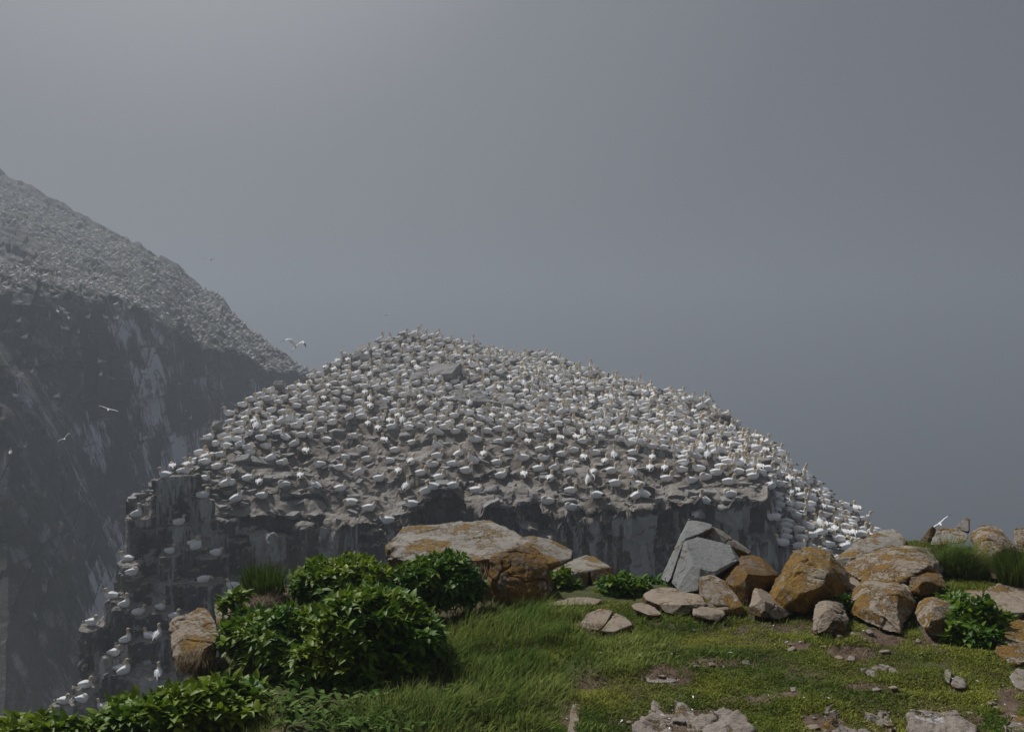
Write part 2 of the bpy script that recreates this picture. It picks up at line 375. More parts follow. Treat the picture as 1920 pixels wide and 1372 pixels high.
# crumbling nest-mud lip that rolls over the rim
lip = np.exp(-((np.arange(len(G)) - rim_i + 3) / 9.0) ** 2)[:, None]
G[..., 1] -= lip * .5 * np.abs(fbm(G * .8, 3, 41)); G[..., 2] += lip * .35 * fbm(G * 1.6, 4, 42)
NB4 = """220,700,R,s 390,570,R,a 380,695,R,a 480,660,B,a 575,605,R,a 735,708,R,t 965,685,R,a 1080,645,R,u 895,628,L,a 1200,695,B,a 1265,728,B,a 1390,645,B,a 1540,553,R,u 1590,608,R,u 1355,490,R,a 1215,530,B,u 1215,583,B,a 1310,548,L,a 1140,552,R,a 1065,532,L,t 915,530,B,a 990,492,R,a 830,598,R,a 745,578,L,p 1030,590,L,p
1600,738,R,u 1655,748,L,u 1465,718,L,t 1345,716,R,p 1725,572,L,a 1750,642,R,a 1850,618,L,a 1850,670,L,t 1765,742,L,a 1105,772,R,a 935,797,L,a 770,766,R,a 670,778,L,u 725,817,R,u 800,874,B,a 1000,857,R,a 1165,858,L,t 1305,804,B,a 1480,815,R,a 1370,864,R,a 1650,832,L,u 1780,887,R,u 1890,792,L,a 540,840,R,a 440,880,R,a 510,786,R,a 440,757,F,a 380,822,R,u 430,847,R,t 250,892,R,a 145,942,R,a 225,970,R,a 310,997,R,p 575,912,R,u 645,946,R,t 895,957,L,a 1050,912,L,a 1190,920,R,a 1015,977,R,a 1340,932,L,p 1475,942,B,a 1620,957,L,t 1640,902,R,a 1740,952,R,a 1875,922,L,u 1395,1003,B,a 1140,1007,R,u 1265,1047,R,p 1535,1012,R,a 1825,997,R,a 1650,1042,R,a 1445,1098,B,u 1570,1127,R,u 1620,1147,L,p 1740,1117,R,a 1885,1122,R,p 865,1092,L,u 765,1032,B,a 665,1087,L,t 1015,1112,R,a 500,1072,B,a 425,1047,R,a 280,1078,R,u 318,1073,F,u 140,1047,R,a 130,1152,R,a 350,1177,R,u 515,1157,R,a 1100,1200,L,d 1200,1238,R,p 1485,1258,L,p 1330,1318,L,a 20,997,R,a 115,882,R,a"""
NB5 = """70,522,L,a 65,570,L,t 215,542,B,a 195,562,L,u 315,548,B,p 335,600,L,a 445,602,L,t 460,562,L,a 565,602,L,a 640,592,L,a 690,577,L,a 755,562,L,u 830,542,F,a 185,637,L,a 120,692,L,a 255,707,R,a 325,692,L,a 410,658,L,u 445,708,B,a 515,667,L,a 600,637,R,a 655,687,B,a 700,647,L,u 800,642,B,u 795,702,R,a 590,742,B,a 520,757,R,a 740,762,L,t 655,787,R,a 160,792,B,a 315,772,R,a 420,812,L,a 545,812,L,t 95,827,L,u 240,842,R,a 45,892,R,a 505,882,R,p 615,872,R,u 745,847,L,t 880,777,L,a 805,812,B,a 940,838,B,a 1000,792,B,u 1110,832,L,p 1115,777,R,a 1245,812,B,a 1230,882,B,a 1325,882,B,a 975,897,R,a 705,902,R,a 420,923,B,a 265,927,R,p 585,947,B,a 830,950,B,w 865,907,B,a 1120,905,B,s 1330,947,R,a 1000,977,R,a 890,1052,L,a 715,1022,R,a 575,1092,L,t 110,1022,R,p 1140,1055,R,u 1195,1045,L,u 1160,987,L,a 725,1162,L,t 1540,1115,R,u 1585,1133,L,u 1750,1047,L,t 1500,957,L,a 1590,937,L,t 1650,907,R,a 1730,967,R,a 1800,902,L,a 1885,932,R,a 1440,887,L,a 1550,882,L,a 1440,842,R,a 1680,872,R,d 1665,692,L,u 1615,640,L,t 1720,662,L,a 1790,727,L,a 1890,742,R,a 1600,790,B,u 1800,842,L,u"""
NB_L = """296,923,R,a 327,936,R,t 256,961,R,u 334,977,R,a 379,927,R,a 311,889,L,a 340,882,R,a 361,1017,R,a 368,1022,R,u 318,1031,R,a 404,1034,R,p 241,1047,L,a 246,1071,R,t 380,1085,R,d 439,1097,L,a 211,1115,L,a 233,1131,R,u 258,1146,R,a 300,1136,R,a 325,1153,R,a 171,1165,R,a 280,1190,L,a 295,1189,B,u 235,1196,R,u 212,1222,R,a 222,1251,R,a 232,1256,R,u 297,1261,B,u 158,1282,R,a 118,1312,R,a 153,1309,R,t 193,1325,L,a 545,1083,B,a"""
def parse(s, ox, oy, k):
    r = []
    for w_ in s.split():
        a, b_, c, d = w_.split(','); r.append((ox + float(a) / k, oy + float(b_) / k, c, d))
    return r
birds_px = parse(NB4, 340, 590, 3.4286) + parse(NB5, 860, 620, 3.4286)
ledge_px = parse(NB_L, 0, 0, 1)
def hit(bvh, u, v):
    d = Vector(ray(u, v)).normalized(); h = bvh.ray_cast(Vector(CAM), d)
    return h[0], h[1]
SF = grid_faces(*G.shape[:2])
SB = BVHTree.FromPolygons([tuple(p) for p in G.reshape(-1, 3)], [tuple(f) for f in SF])
NEST = np.zeros(G.shape[:2])
for (u_, v_, f_, p_) in birds_px:      # every near bird sits on its own mound of mud and weed
    p, n = hit(SB, u_, v_ + 6)
    if p is None: continue
    d2 = (G[..., 0] - p.x) ** 2 + (G[..., 1] - p.y) ** 2
    d2 = np.where(np.abs(G[..., 2] - p.z) < 2.0, d2, 99)
    G[..., 2] += .20 * np.exp(-(d2 / .45 ** 2) ** 1.5); NEST = np.maximum(NEST, np.exp(-(d2 / .62 ** 2) ** 2))
stack_top = G[rim_i:rim_i + 190].copy()
SV = G.reshape(-1, 3)

# jointed pillars and ledges standing against the near end of the stack
def prism(cx, cy_, ztop, r, h, sides=6, tilt=.12, seed=0, bot=1.15):
    q = random.Random(seed); a0 = q.random() * 6.28; pts = []
    tx, ty = q.uniform(-tilt, tilt), q.uniform(-tilt, tilt)
    for lvl in (0, 1):
        for i in range(sides):
            q2 = random.Random(seed * 31 + i); a = a0 + (i + q2.uniform(-.25, .25)) * 2 * math.pi / sides
            rr = r * q2.uniform(.75, 1.15) * (bot if lvl else 1)
            x, y = rr * math.cos(a), rr * math.sin(a) * .85
            z = ztop + (tx * x + ty * y if not lvl else -h)
            pts.append((cx + x, cy_ + y, z))
    return pts
def hull_mesh(name, sets):
    bm = bmesh.new()
    for pts in sets:
        vs = [bm.verts.new(p) for p in pts]
        r = bmesh.ops.convex_hull(bm, input=vs, use_existing_faces=False)
        junk = [g for g in r['geom_interior'] + r['geom_unused'] if isinstance(g, bmesh.types.BMVert)]
        bmesh.ops.delete(bm, geom=list(set(junk)), context='VERTS')
    bmesh.ops.recalc_face_normals(bm, faces=bm.faces)
    me = bpy.data.meshes.new(name); bm.to_mesh(me); bm.free(); return me
def remeshed(me, voxel, bevel=0, depth=0):
    o = bpy.data.objects.new('tmp', me); scene.collection.objects.link(o)
    if bevel:
        bv = o.modifiers.new('b', 'BEVEL'); bv.width = bevel; bv.segments = 2; bv.limit_method = 'ANGLE'; bv.angle_limit = R(25)
    rm = o.modifiers.new('r', 'REMESH'); rm.mode = 'SHARP' if depth else 'VOXEL'; rm.voxel_size = voxel
    if depth: rm.octree_depth = depth; rm.use_remove_disconnected = False; rm.scale = .98; rm.sharpness = 1.0
    dg = bpy.context.evaluated_depsgraph_get(); dg.update()
    n = bpy.data.meshes.new_from_object(o.evaluated_get(dg)); bpy.data.objects.remove(o)
    V = np.zeros(len(n.vertices) * 3, np.float32); n.vertices.foreach_get('co', V); V = V.reshape(-1, 3).astype(float)
    N = np.zeros(len(n.vertices) * 3, np.float32); n.vertices.foreach_get('normal', N); N = N.reshape(-1, 3).astype(float)
    L = np.zeros(len(n.loops), np.int32); n.loops.foreach_get('vertex_index', L)
    F = L.reshape(-1, 4)
    bpy.data.meshes.remove(n); return V, N, F
def ledD(u, v): return 43.6 - max(0, v - 940) / 370 * 4.5
pil = []
q = random.Random(5)
for i, (u_, v_, f_, p_) in enumerate(ledge_px):
    if u_ > 500: D = 42.6
    else: D = ledD(u_, v_)
    c = at(u_, v_ + 9, D)
    pil.append(prism(c[0], c[1] + .25, c[2] - .02, q.uniform(.55, .8), q.uniform(5, 9), q.choice((5, 6)), .08, i + 3))
for i in range(120):       # further columns between the ledges
    v_ = q.uniform(960, 1390); lo = np.interp(v_, [940, 1090, 1170, 1300, 1390], [262, 250, 178, 168, 118])
    u_ = q.uniform(lo + 8, 440 if v_ < 1150 else 400); D = ledD(u_, v_) + q.uniform(.5, 2.0)
    c = at(u_, v_, D); pil.append(prism(c[0], c[1] + .4, c[2], q.uniform(.35, .9), q.uniform(4, 9), q.choice((4, 5, 6)), .3, i + 100))
for (u_, v_, r_) in ((275, 944, 1.0), (268, 965, .8), (300, 955, .9), (340, 985, 1.0), (250, 968, .4), (388, 1000, .9), (415, 975, .7), (262, 1090, .8), (330, 1090, .9), (355, 1060, .7),
                     (190, 1180, .7), (250, 1170, .8), (300, 1210, .8), (185, 1240, .6), (260, 1280, 1.0), (165, 1300, .6), (140, 1330, .8), (200, 1345, .8)):
    c = at(u_, v_, ledD(u_, v_) + .6); pil.append(prism(c[0], c[1] + .3, c[2], r_, 8, 4, .1, int(u_ + v_)))
for i in range(46):        # columns proud of the long face
    u_ = q.uniform(440, 1440); v_ = float(np.interp(u_, su, vr)) + q.uniform(8, 60)
    c = at(u_, v_, 43.6); pil.append(prism(c[0], c[1] + .5, c[2], q.uniform(.4, .9), q.uniform(5, 12), q.choice((4, 5)), .3, i + 500))
for i in range(5):         # solid core behind the ledges
    c = at(330, 1000 + 70 * i, 44.5 - i * .9); pil.append(prism(c[0] + .3, c[1] + 1.2, c[2], 1.9 + .25 * i, 30, 8, .02, i + 700))
V, N, F = remeshed(hull_mesh('p', pil), .11)
al = V[:, 0] + .4 * V[:, 1]; n1 = fbm(V * 1.2, 4, 51); n2 = fbm(V * 5, 3, 52)
V = V + N * (.13 * n1 + .05 * n2 + .14 * (blocks(al, V[:, 2], .5, 1.3, 53) - .5))[:, None]
nS = len(SV); sb = .5 * blocks(SAL, SBD, 2.3, 7, 21) + .3 * blocks(SAL, SBD, 1.25, 4.1, 22) + .2 * blocks(SAL, SBD, .4, 1.2, 23)
for (xa, xb, dz_) in ((2.6, 3.4, 6), (4.9, 6.9, 9), (9.4, 10.4, 5), (-5.6, -5.0, 4), (-12.8, -11.9, 6), (0.4, .9, 4), (-9.2, -8.4, 4), (11.6, 12.2, 6), (-16.5, -15.6, 3)):
    dd = SRIM - G[..., 2]; wv = .5 * vn(np.stack([G[..., 0] * 3, G[..., 2] * .5, 0 * G[..., 0]], -1), 4)
    sb = np.where((G[..., 0] + wv > xa) & (G[..., 0] + wv < xb) & (dd > .3) & (dd < dz_ + 3 * wv), sb + .95, sb)
Ts = np.zeros((nS + len(V), 3)); Ts[:nS, 0] = sb.ravel(); Ts[:nS, 1] = np.maximum(NEST, np.clip(lip * 1.2 * (fbm(G * .7, 3, 90) + .5), 0, .9)).ravel(); Ts[nS:, 0] = .50 + .45 * blocks(al, V[:, 2], .9, 2.6, 57)
SVa = np.concatenate([SV, V]); SFa = np.concatenate([SF, F + nS])
stack = mesh_np('sea_stack', SVa, SFa, M['stack'], False, Ts); tag(stack, kind='structure')
SB = BVHTree.FromPolygons([tuple(p) for p in SVa], [tuple(f) for f in SFa])

# pale slabs lying on the stack
def box_pts(c, sx, sy, sz, rot, seed):
    q = random.Random(seed); m_ = Matrix.Rotation(rot[2], 3, 'Z') @ Matrix.Rotation(rot[1], 3, 'Y') @ Matrix.Rotation(rot[0], 3, 'X'); pts = []
    for x in (-1, 1):
        for y in (-1, 1):
            for z in (-1, 1):
                p = m_ @ Vector((x * sx / 2 * q.uniform(.65, 1.1), y * sy / 2 * q.uniform(.65, 1.1), z * sz / 2 * q.uniform(.7, 1.1)))
                pts.append((c[0] + p.x, c[1] + p.y, c[2] + p.z))
    return pts
SLABS = [(832, 697, 66, 40, 'large grey slab with a dark flank just below the summit among gannets'),
 (785, 708, 40, 26, 'rounded pale slab beside the large dark-flanked slab near the summit'),
 (880, 745, 72, 30, 'broad flat slab in the middle of the slope below the large summit slab'),
 (893, 712, 40, 26, 'dark broken slab touching the right end of the large summit slab'),
 (940, 756, 42, 30, 'pale upright slab right of the broad flat slab'),
 (820, 742, 40, 26, 'small slab at the left end of the broad flat slab'),
 (712, 768, 34, 22, 'rounded grey stone among spaced-out gannets on the left slope'),
 (690, 655, 60, 22, 'long tilted slab on the upper left ridge of the stack'),
 (678, 672, 40, 30, 'pale block under the long tilted ridge slab'),
 (1352, 784, 50, 46, 'dark rounded rock standing at the right shoulder of the stack'),
 (1272, 797, 32, 26, 'dark boulder among gannets on the right slope'),
 (1480, 857, 26, 26, 'dark round rock on the skyline of the right slope'),
 (1415, 872, 62, 14, 'dark flat slab above the corner of the cliff'),
 (921, 921, 32, 20, 'square pale block on the cliff rim above the big lichened boulder'),
 (1000, 938, 18, 22, 'narrow pale block on the cliff rim'),
 (1070, 941, 32, 14, 'flat pale block on the rim above the two nesting birds ledge'),
 (487, 866, 50, 26, 'pale broken slab over a dark hollow at the left of the stack'),
 (455, 862, 34, 22, 'tilted slab at the left edge of the dark hollow'),
 (402, 808, 20, 44, 'leaning pale slab at the left edge with a gannet on its tip'),
 (388, 834, 22, 30, 'small leaning slab under the leaning edge slab'),
 (523, 728, 22, 26, 'upright pale slab on the left skyline'),
 (640, 730, 40, 18, 'tilted slab on the left shoulder among gannets'),
 (785, 790, 46, 22, 'flat brown-grey slab in the open ground of the middle slope'),
 (762, 818, 30, 20, 'grey slab in the open ground left of centre'),
 (635, 812, 24, 16, 'rounded cobble among the sparse nests of the left slope'),
 (1370, 940, 44, 10, 'thin slab capping the cliff rim above the triangular rock'),
 (1330, 925, 60, 8, 'long thin slab on the rim at the right'),
 (1360, 955, 24, 10, 'pale wedge jutting from the cliff below the rim'),
 (755, 632, 12, 24, 'small upright stone beside the summit'),
 (660, 855, 26, 14, 'small tilted slab among sparse nests'),
 (1175, 800, 22, 14, 'small brown stone in the middle of the right slope')]
for i, (u_, v_, wp, hp, lab) in enumerate(SLABS):
    p, n = hit(SB, u_, v_ + hp * .25)
    if p is None: continue
    k = p.y / FPX; q = random.Random(i + 9)
    dark = 'dark' in lab and 'flank' not in lab and 'hollow' not in lab
    th = min(.6, hp * k * .45)
    rx = q.uniform(.35, .7) if hp > 18 else .12
    if dark and hp > 20:   # rounded knobs of rock
        th_ = np.random.default_rng(i).normal(size=(46, 3)); th_ /= np.linalg.norm(th_, axis=1)[:, None]; pts = [tuple(np.array(p) + t_ * np.array([wp * k * .48, wp * k * .4, hp * k * .5])) for t_ in th_]
    else: pts = box_pts((p.x, p.y + .15, p.z + .1), wp * k, max(.5, wp * k * .6), hp * k * (1.3 if dark or hp > wp else .75), (rx, q.uniform(-.25, .25), q.uniform(-.4, .4)), i)
    V, N, F = remeshed(hull_mesh('s', [pts]), .06, .04)
    V = V + N * ((.16 if dark and hp > 20 else .05) * fbm(V * (1.3 if dark else 2.5), 4, i))[:, None]
    o = mesh_np('rock_slab', V, F, M['stack'] if dark else M['slab'], True)
    recentre(o, (p.x, p.y, p.z)); tag(o, lab, 'rock', 'slabs lying on the bird stack', 'thing')
# rubble nobody could count
st = stack_top; pts_all = []
Vr, Fr = [], []
cube = np.array([(x, y, z) for x in (-1, 1) for y in (-1, 1) for z in (-1, 1)], float) / 2
cf = np.array([(0, 1, 3, 2), (4, 6, 7, 5), (0, 4, 5, 1), (2, 3, 7, 6), (0, 2, 6, 4), (1, 5, 7, 3)])
for i in range(800):
    a = rng.integers(2, 186); b_ = rng.integers(4, st.shape[1] - 4); p = st[a, b_]
    if rng.random() > .35 + .65 * (p[0] < 4): continue
    s = np.array([rng.uniform(.15, .6), rng.uniform(.15, .5), rng.uniform(.05, .22)])
    e = Matrix.Rotation(rng.uniform(0, 6.3), 3, 'Z') @ Matrix.Rotation(rng.uniform(-.5, .5), 3, 'X')
    c = cube * s * rng.uniform(.7, 1.2, cube.shape)
    Fr.append(cf + 8 * len(Vr)); Vr.append(c @ np.array(e).T + p + [0, 0, .04])
rub = mesh_np('rubble', np.concatenate(Vr), np.concatenate(Fr), M['slab']); tag(rub, 'broken slabs and splinters strewn over the nesting slope', 'rubble', kind='stuff')
# ------------------------------------------------------------------ gannets
def loft(sp, mats, n=10, yoff=None):
    """sp rows: x, y, z, half width, half height; rings stand square to the line they are strung on"""
    sp = np.array(sp, float); P = sp[:, :3]; T = np.gradient(P, axis=0); T /= np.linalg.norm(T, axis=1)[:, None] + 1e-9
    V = []
    for p, t, w, h in zip(P, T, sp[:, 3], sp[:, 4]):
        side = np.cross([0, 0, 1.0], t); s_ = np.linalg.norm(side); side = side / s_ if s_ > .05 else np.array([0, 1.0, 0])
        if side[1] < 0: side = -side
        up = np.cross(t, side)
        a = np.arange(n) * 2 * math.pi / n
        V.append(p + np.cos(a)[:, None] * side * w + np.sin(a)[:, None] * up * h)
    V = np.concatenate(V); F, MI = [], []
    for i in range(len(sp) - 1):
        for j in range(n):
            F.append((i * n + j, i * n + (j + 1) % n, (i + 1) * n + (j + 1) % n, (i + 1) * n + j)); MI.append(mats[i])
    k = len(V); V = np.concatenate([V, [P[0]], [P[-1]]])
    for j in range(n):
        F.append((j, (j + 1) % n, k, k)); MI.append(mats[0]); F.append(((len(sp) - 1) * n + j, (len(sp) - 1) * n + (j + 1) % n, k + 1, k + 1)); MI.append(mats[-1])
    return V, F, MI
BODY = [(-.50, 0, .13, .012, .006), (-.40, 0, .135, .03, .012), (-.30, 0, .145, .045, .03), (-.22, 0, .15, .078, .068), (-.10, 0, .155, .108, .10), (.04, 0, .165, .124, .12), (.15, 0, .185, .112, .122)]
NECK = {
 'a': [(.225, 0, .235, .078, .09), (.25, 0, .295, .052, .06), (.252, 0, .35, .044, .048), (.262, 0, .395, .046, .046), (.295, 0, .42, .048, .044), (.335, 0, .418, .034, .032), (.362, 0, .41, .018, .017), (.455, 0, .39, .004, .004)],
 'u': [(.215, 0, .25, .075, .09), (.245, 0, .33, .050, .058), (.25, 0, .41, .040, .044), (.258, 0, .475, .042, .042), (.29, 0, .505, .047, .043), (.33, 0, .503, .034, .032), (.358, 0, .495, .018, .017), (.45, 0, .475, .004, .004)],
 't': [(.215, 0, .24, .08, .09), (.225, 0, .295, .06, .065), (.19, .01, .325, .05, .05), (.14, .03, .332, .05, .045), (.09, .05, .32, .044, .038), (.05, .06, .30, .03, .028), (.03, .065, .29, .017, .016), (-.05, .08, .26, .004, .004)],
 'p': [(.225, 0, .24, .08, .09), (.27, .02, .295, .055, .06), (.30, .06, .33, .045, .045), (.30, .11, .335, .045, .042), (.27, .15, .32, .046, .042), (.23, .165, .295, .033, .03), (.21, .168, .275, .018, .017), (.14, .16, .21, .004, .004)],
 'd': [(.24, 0, .215, .08, .09), (.30, 0, .245, .055, .06), (.36, 0, .235, .046, .048), (.405, 0, .20, .046, .046), (.43, 0, .155, .046, .042), (.44, 0, .115, .033, .03), (.444, 0, .09, .018, .017), (.45, 0, .0, .004, .004)],
 's': [(.215, 0, .25, .075, .09), (.24, 0, .34, .048, .056), (.245, 0, .44, .038, .042), (.25, 0, .51, .040, .04), (.262, 0, .555, .044, .044), (.268, 0, .59, .034, .032), (.272, 0, .615, .018, .017), (.29, 0, .71, .004, .004)],
}
NM = [0, 0, 0, 1, 1, 1, 1, 2, 2]
def gannet_mesh(pose, n=10, wings='fold'):
    base = {'w': 'u', 'F': 'a'}.get(pose, pose)
    NB_ = [(x, y, z + (.05 * min(1, max(0, (z - .22) / .12)) if base in 'aup' else 0), w, h) for x, y, z, w, h in NECK[base]]
    sp = [(x, y, z, w * (.9 + 3.6 * w), h * (.9 + 4.0 * h)) for x, y, z, w, h in BODY] + [(x, y, z, w * k, h * k) for (x, y, z, w, h), k in zip(NB_, (1.25, 1.3, 1.35, 1.5, 1.55, 1.4, 1.25, 1.0))]
    mats = [0] * 7 + [0, 1, 1, 1, 1, 1, 2, 2]
    if base == 't': mats = [0] * 7 + [0, 0, 1, 1, 1, 1, 2, 2]
    if n <= 6: sp = [sp[i] for i in (0, 2, 4, 6, 8, 10, 12, 14)]; mats = [0, 0, 0, 0, 1, 1, 1, 1]
    V, F, MI = loft(sp, mats, n)
    tilt = {'u': .32, 's': .45, 'w': .25}.get(pose, 0.0)
    parts = [(V, F, MI)]
    nw = max(5, n - 2)
    for s in (-1, 1):
        if pose == 'w' and wings == 'fold':   # half-opened wings held out and back
            w = [(.15, s * .09, .26, .02, .05), (.08, s * .22, .36, .018, .08), (-.06, s * .34, .33, .016, .09), (-.25, s * .36, .22, .014, .07), (-.42, s * .30, .12, .01, .04), (-.55, s * .24, .06, .004, .01)]
            parts.append(loft(w, [0, 0, 0, 3, 3, 3], nw))
        elif n > 6:
            w = [(.19, s * .095, .225, .012, .035), (.13, s * .135, .222, .028, .092), (.02, s * .146, .215, .03, .102), (-.12, s * .125, .20, .028, .088), (-.24, s * .08, .185, .022, .058), (-.34, s * .04, .165, .013, .024), (-.45, s * .01, .158, .005, .008)]
            parts.append(loft(w, [0, 0, 0, 0, 3, 3, 3], nw))
    if tilt:
        for s in (-1, 1):
            parts.append(loft([(.02, s * .05, .12, .02, .02), (.03, s * .055, .05, .011, .011), (.01, s * .055, .0, .010, .010), (.07, s * .06, -.01, .03, .008)], [3, 3, 3, 3], 5))
    VV, FF, MM = [], [], []; o = 0
    for k, (v, f, mi) in enumerate(parts):
        v = v.copy()
        if tilt and not (k >= len(parts) - 2):
            c, s_ = math.cos(tilt), math.sin(tilt); x, z = v[:, 0].copy(), v[:, 2] - .12
            v[:, 0] = x * c - z * s_; v[:, 2] = x * s_ + z * c + .22
        VV.append(v); FF += [tuple(i + o for i in t) for t in f]; MM += mi; o += len(v)
    V = np.concatenate(VV)
    if tilt: V[:, 2] -= .02
    return V, FF, MM
def flying_mesh(phase):
    sp = [(-.48, 0, 0, .05, .006), (-.36, 0, .01, .04, .02), (-.22, 0, .01, .06, .05), (0, 0, .0, .085, .08), (.18, 0, .0, .07, .07), (.30, 0, .01, .045, .045), (.40, 0, .015, .042, .042), (.47, 0, .01, .03, .03), (.50, 0, .005, .016, .016), (.59, 0, -.01, .004, .004)]
    P = [loft(sp, [0, 0, 0, 0, 0, 1, 1, 1, 2, 2], 9)]
    for s in (-1, 1):
        w = [(.08, s * .05, .04, .13, .02), (.13, s * .25, .04 + .25 * phase, .12, .014), (.16, s * .48, .04 + .40 * phase, .10, .01), (.06, s * .70, .04 + .40 * phase, .075, .008), (-.06, s * .86, .04 + .34 * phase, .045, .006), (-.16, s * .97, .04 + .28 * phase, .01, .003)]
        sp_ = np.array(w); V = []; n = 8
        for r in sp_:
            a = np.arange(n) * 2 * math.pi / n
            V.append(np.stack([r[0] + np.cos(a) * r[3], np.full(n, r[1]), r[2] + np.sin(a) * r[4]], -1))
        V = np.concatenate(V); F, MI = [], []
        for i in range(5):
            for j in range(n): F.append((i * n + j, i * n + (j + 1) % n, (i + 1) * n + (j + 1) % n, (i + 1) * n + j)); MI.append(3 if i >= 3 else 0)
        P.append((V, F, MI))
    VV, FF, MM = [], [], []; o = 0
    for v, f, mi in P: VV.append(v); FF += [tuple(i + o for i in t) for t in f]; MM += mi; o += len(v)
    return np.concatenate(VV), FF, MM
def bird_data(name, V, F, MI):
    me = bpy.data.meshes.new(name)
    F2 = [tuple(dict.fromkeys(f)) for f in F]
    me.from_pydata([tuple(v) for v in V], [], F2)
    for m_ in FM: me.materials.append(m_)
    me.polygons.foreach_set('material_index', MI); me.polygons.foreach_set('use_smooth', [True] * len(F2)); me.update()
    bm = bmesh.new(); bm.from_mesh(me); bmesh.ops.recalc_face_normals(bm, faces=bm.faces); bm.to_mesh(me); bm.free()
    return me
POSES = {p: bird_data('gannet', *gannet_mesh(p)) for p in 'autpdsw'}
FLY = [bird_data('gannet', *flying_mesh(ph)) for ph in (.9, .35, .1)]
YAW = {'R': 0, 'L': 180, 'B': 90, 'F': -90}
PW = {'a': 'sitting with head raised', 'u': 'standing with neck upright', 't': 'sitting with head tucked on its back', 'p': 'preening with head turned to its side',
      'd': 'reaching its head down', 's': 'pointing its bill to the sky', 'w': 'holding its wings half open'}
FW = {'R': 'facing right', 'L': 'facing left', 'B': 'seen from behind', 'F': 'facing the viewer'}
def place(mesh, p, yaw, s=1.0, roll=0.0, pitch=0.0):
    o = bpy.data.objects.new('gannet', mesh); scene.collection.objects.link(o)
    o.location = p; o.rotation_euler = (R(roll), R(pitch), R(yaw)); o.scale = (s, s, s); return o
placed = []; recs = []
def put(u_, v_, f_, p_, zone):
    p, n = hit(SB, u_, v_ + (7 if p_ not in 'usw' else 11))
    if p is None: return
    if n.z < .2:   # a foothold on the face: rest on the ledge just above the ray's hit
        h = SB.ray_cast(Vector((p.x, p.y + .12, p.z + .5)), Vector((0, 0, -1)))
        if h[0] is not None: p = h[0]
    q = random.Random(int(u_ * 7 + v_ * 13))
    o = place(POSES[p_], (p.x, p.y, p.z - .015), YAW[f_] + q.uniform(-28, 28), q.uniform(1.0, 1.12) * (.93 if zone == 'ledge' else 1))
    placed.append((p.x, p.y)); recs.append([o, u_, v_, f_, p_, zone, p.y])
for b_ in birds_px: put(*b_, 'near')
for b_ in ledge_px: put(*b_, 'ledge')
# the tightly packed rest of the stack
cand = []
st = stack_top; nr, nc = st.shape[:2]
cell = {}
def ok(x, y, d):
    cx, cy_ = int(x // 1), int(y // 1)
    for i in (-1, 0, 1):
        for j in (-1, 0, 1):
            for (a, b_) in cell.get((cx + i, cy_ + j), ()):
                if (a - x) ** 2 + (b_ - y) ** 2 < d * d: return False
    return True
for (a, b_) in placed: cell.setdefault((int(a // 1), int(b_ // 1)), []).append((a, b_))
SU, SVv = proj(st)
for _ in range(90000):
    a = rng.random() * (nr - 2); b_ = rng.random() * (nc - 2); i, j = int(a), int(b_); fa, fb = a - i, b_ - j
    p = (st[i, j] * (1 - fa) + st[i + 1, j] * fa) * (1 - fb) + (st[i, j + 1] * (1 - fa) + st[i + 1, j + 1] * fa) * fb
    u_, v_ = SU[i, j], SVv[i, j]
    if i < 5 and u_ < 1450: continue
    sparse = np.interp(u_, [300, 420, 560, 700, 860, 1000, 1150, 1280, 1400, 1440, 1460], [890, 850, 825, 795, 805, 815, 830, 865, 890, 910, 1200])
    if v_ > sparse + 12 * fbm(np.array([u_ / 40, v_ / 40, 0]), 2, 5): continue
    if u_ < 430: d = .62
    elif u_ > 1450: d = .47
    elif v_ < 730: d = .50 if u_ > 860 else .58
    else: d = .55 if u_ > 980 else .64
    if rng.random() < .4 and fbm(np.array([p[0] * .5, p[1] * .5, 0]), 2, 8) < -.5: continue
    if ok(p[0], p[1], d):
        cell.setdefault((int(p[0] // 1), int(p[1] // 1)), []).append((p[0], p[1]))
        fac = rng.choice(list('RLB'), p=[.68, .2, .12] if u_ < 860 else ([.3, .55, .15] if u_ < 1450 else [.12, .70, .18]))
        pose = rng.choice(list('autps'), p=[.62, .13, .13, .10, .02])
        cand.append((float(u_), float(v_), fac, pose, p))
def drop(p):
    h = SB.ray_cast(Vector((p[0], p[1], p[2] + 3)), Vector((0, 0, -1)))
    return h[0] if h[0] is not None else Vector(p)
for x in [c for c in cand]: pass
cand.sort(key=lambda c: c[4][1])
vis = []
for c in cand:
    p = drop(c[4]); q = Vector((p.x, p.y, p.z + .25)); d = q - Vector(CAM)
    h = SB.ray_cast(Vector(CAM), d.normalized()); c = c + (p,)
    vis.append(c + (not (h[0] is not None and (h[0] - Vector(CAM)).length < d.length - .6),))
vis = [c for c in vis if c[6]]
want = 296 - len(recs)
near_c = [c for c in vis if not (c[0] > 1455 and c[1] > 1030)][:want]; ids = {id(c) for c in near_c}
for c in near_c:
    o = place(POSES[c[3]], (c[5].x, c[5].y, c[5].z - .01), YAW[c[2]] + rng.uniform(-25, 25), rng.uniform(1.0, 1.14))
    recs.append([o, c[0], c[1], c[2], c[3], 'fill', c[5].y])
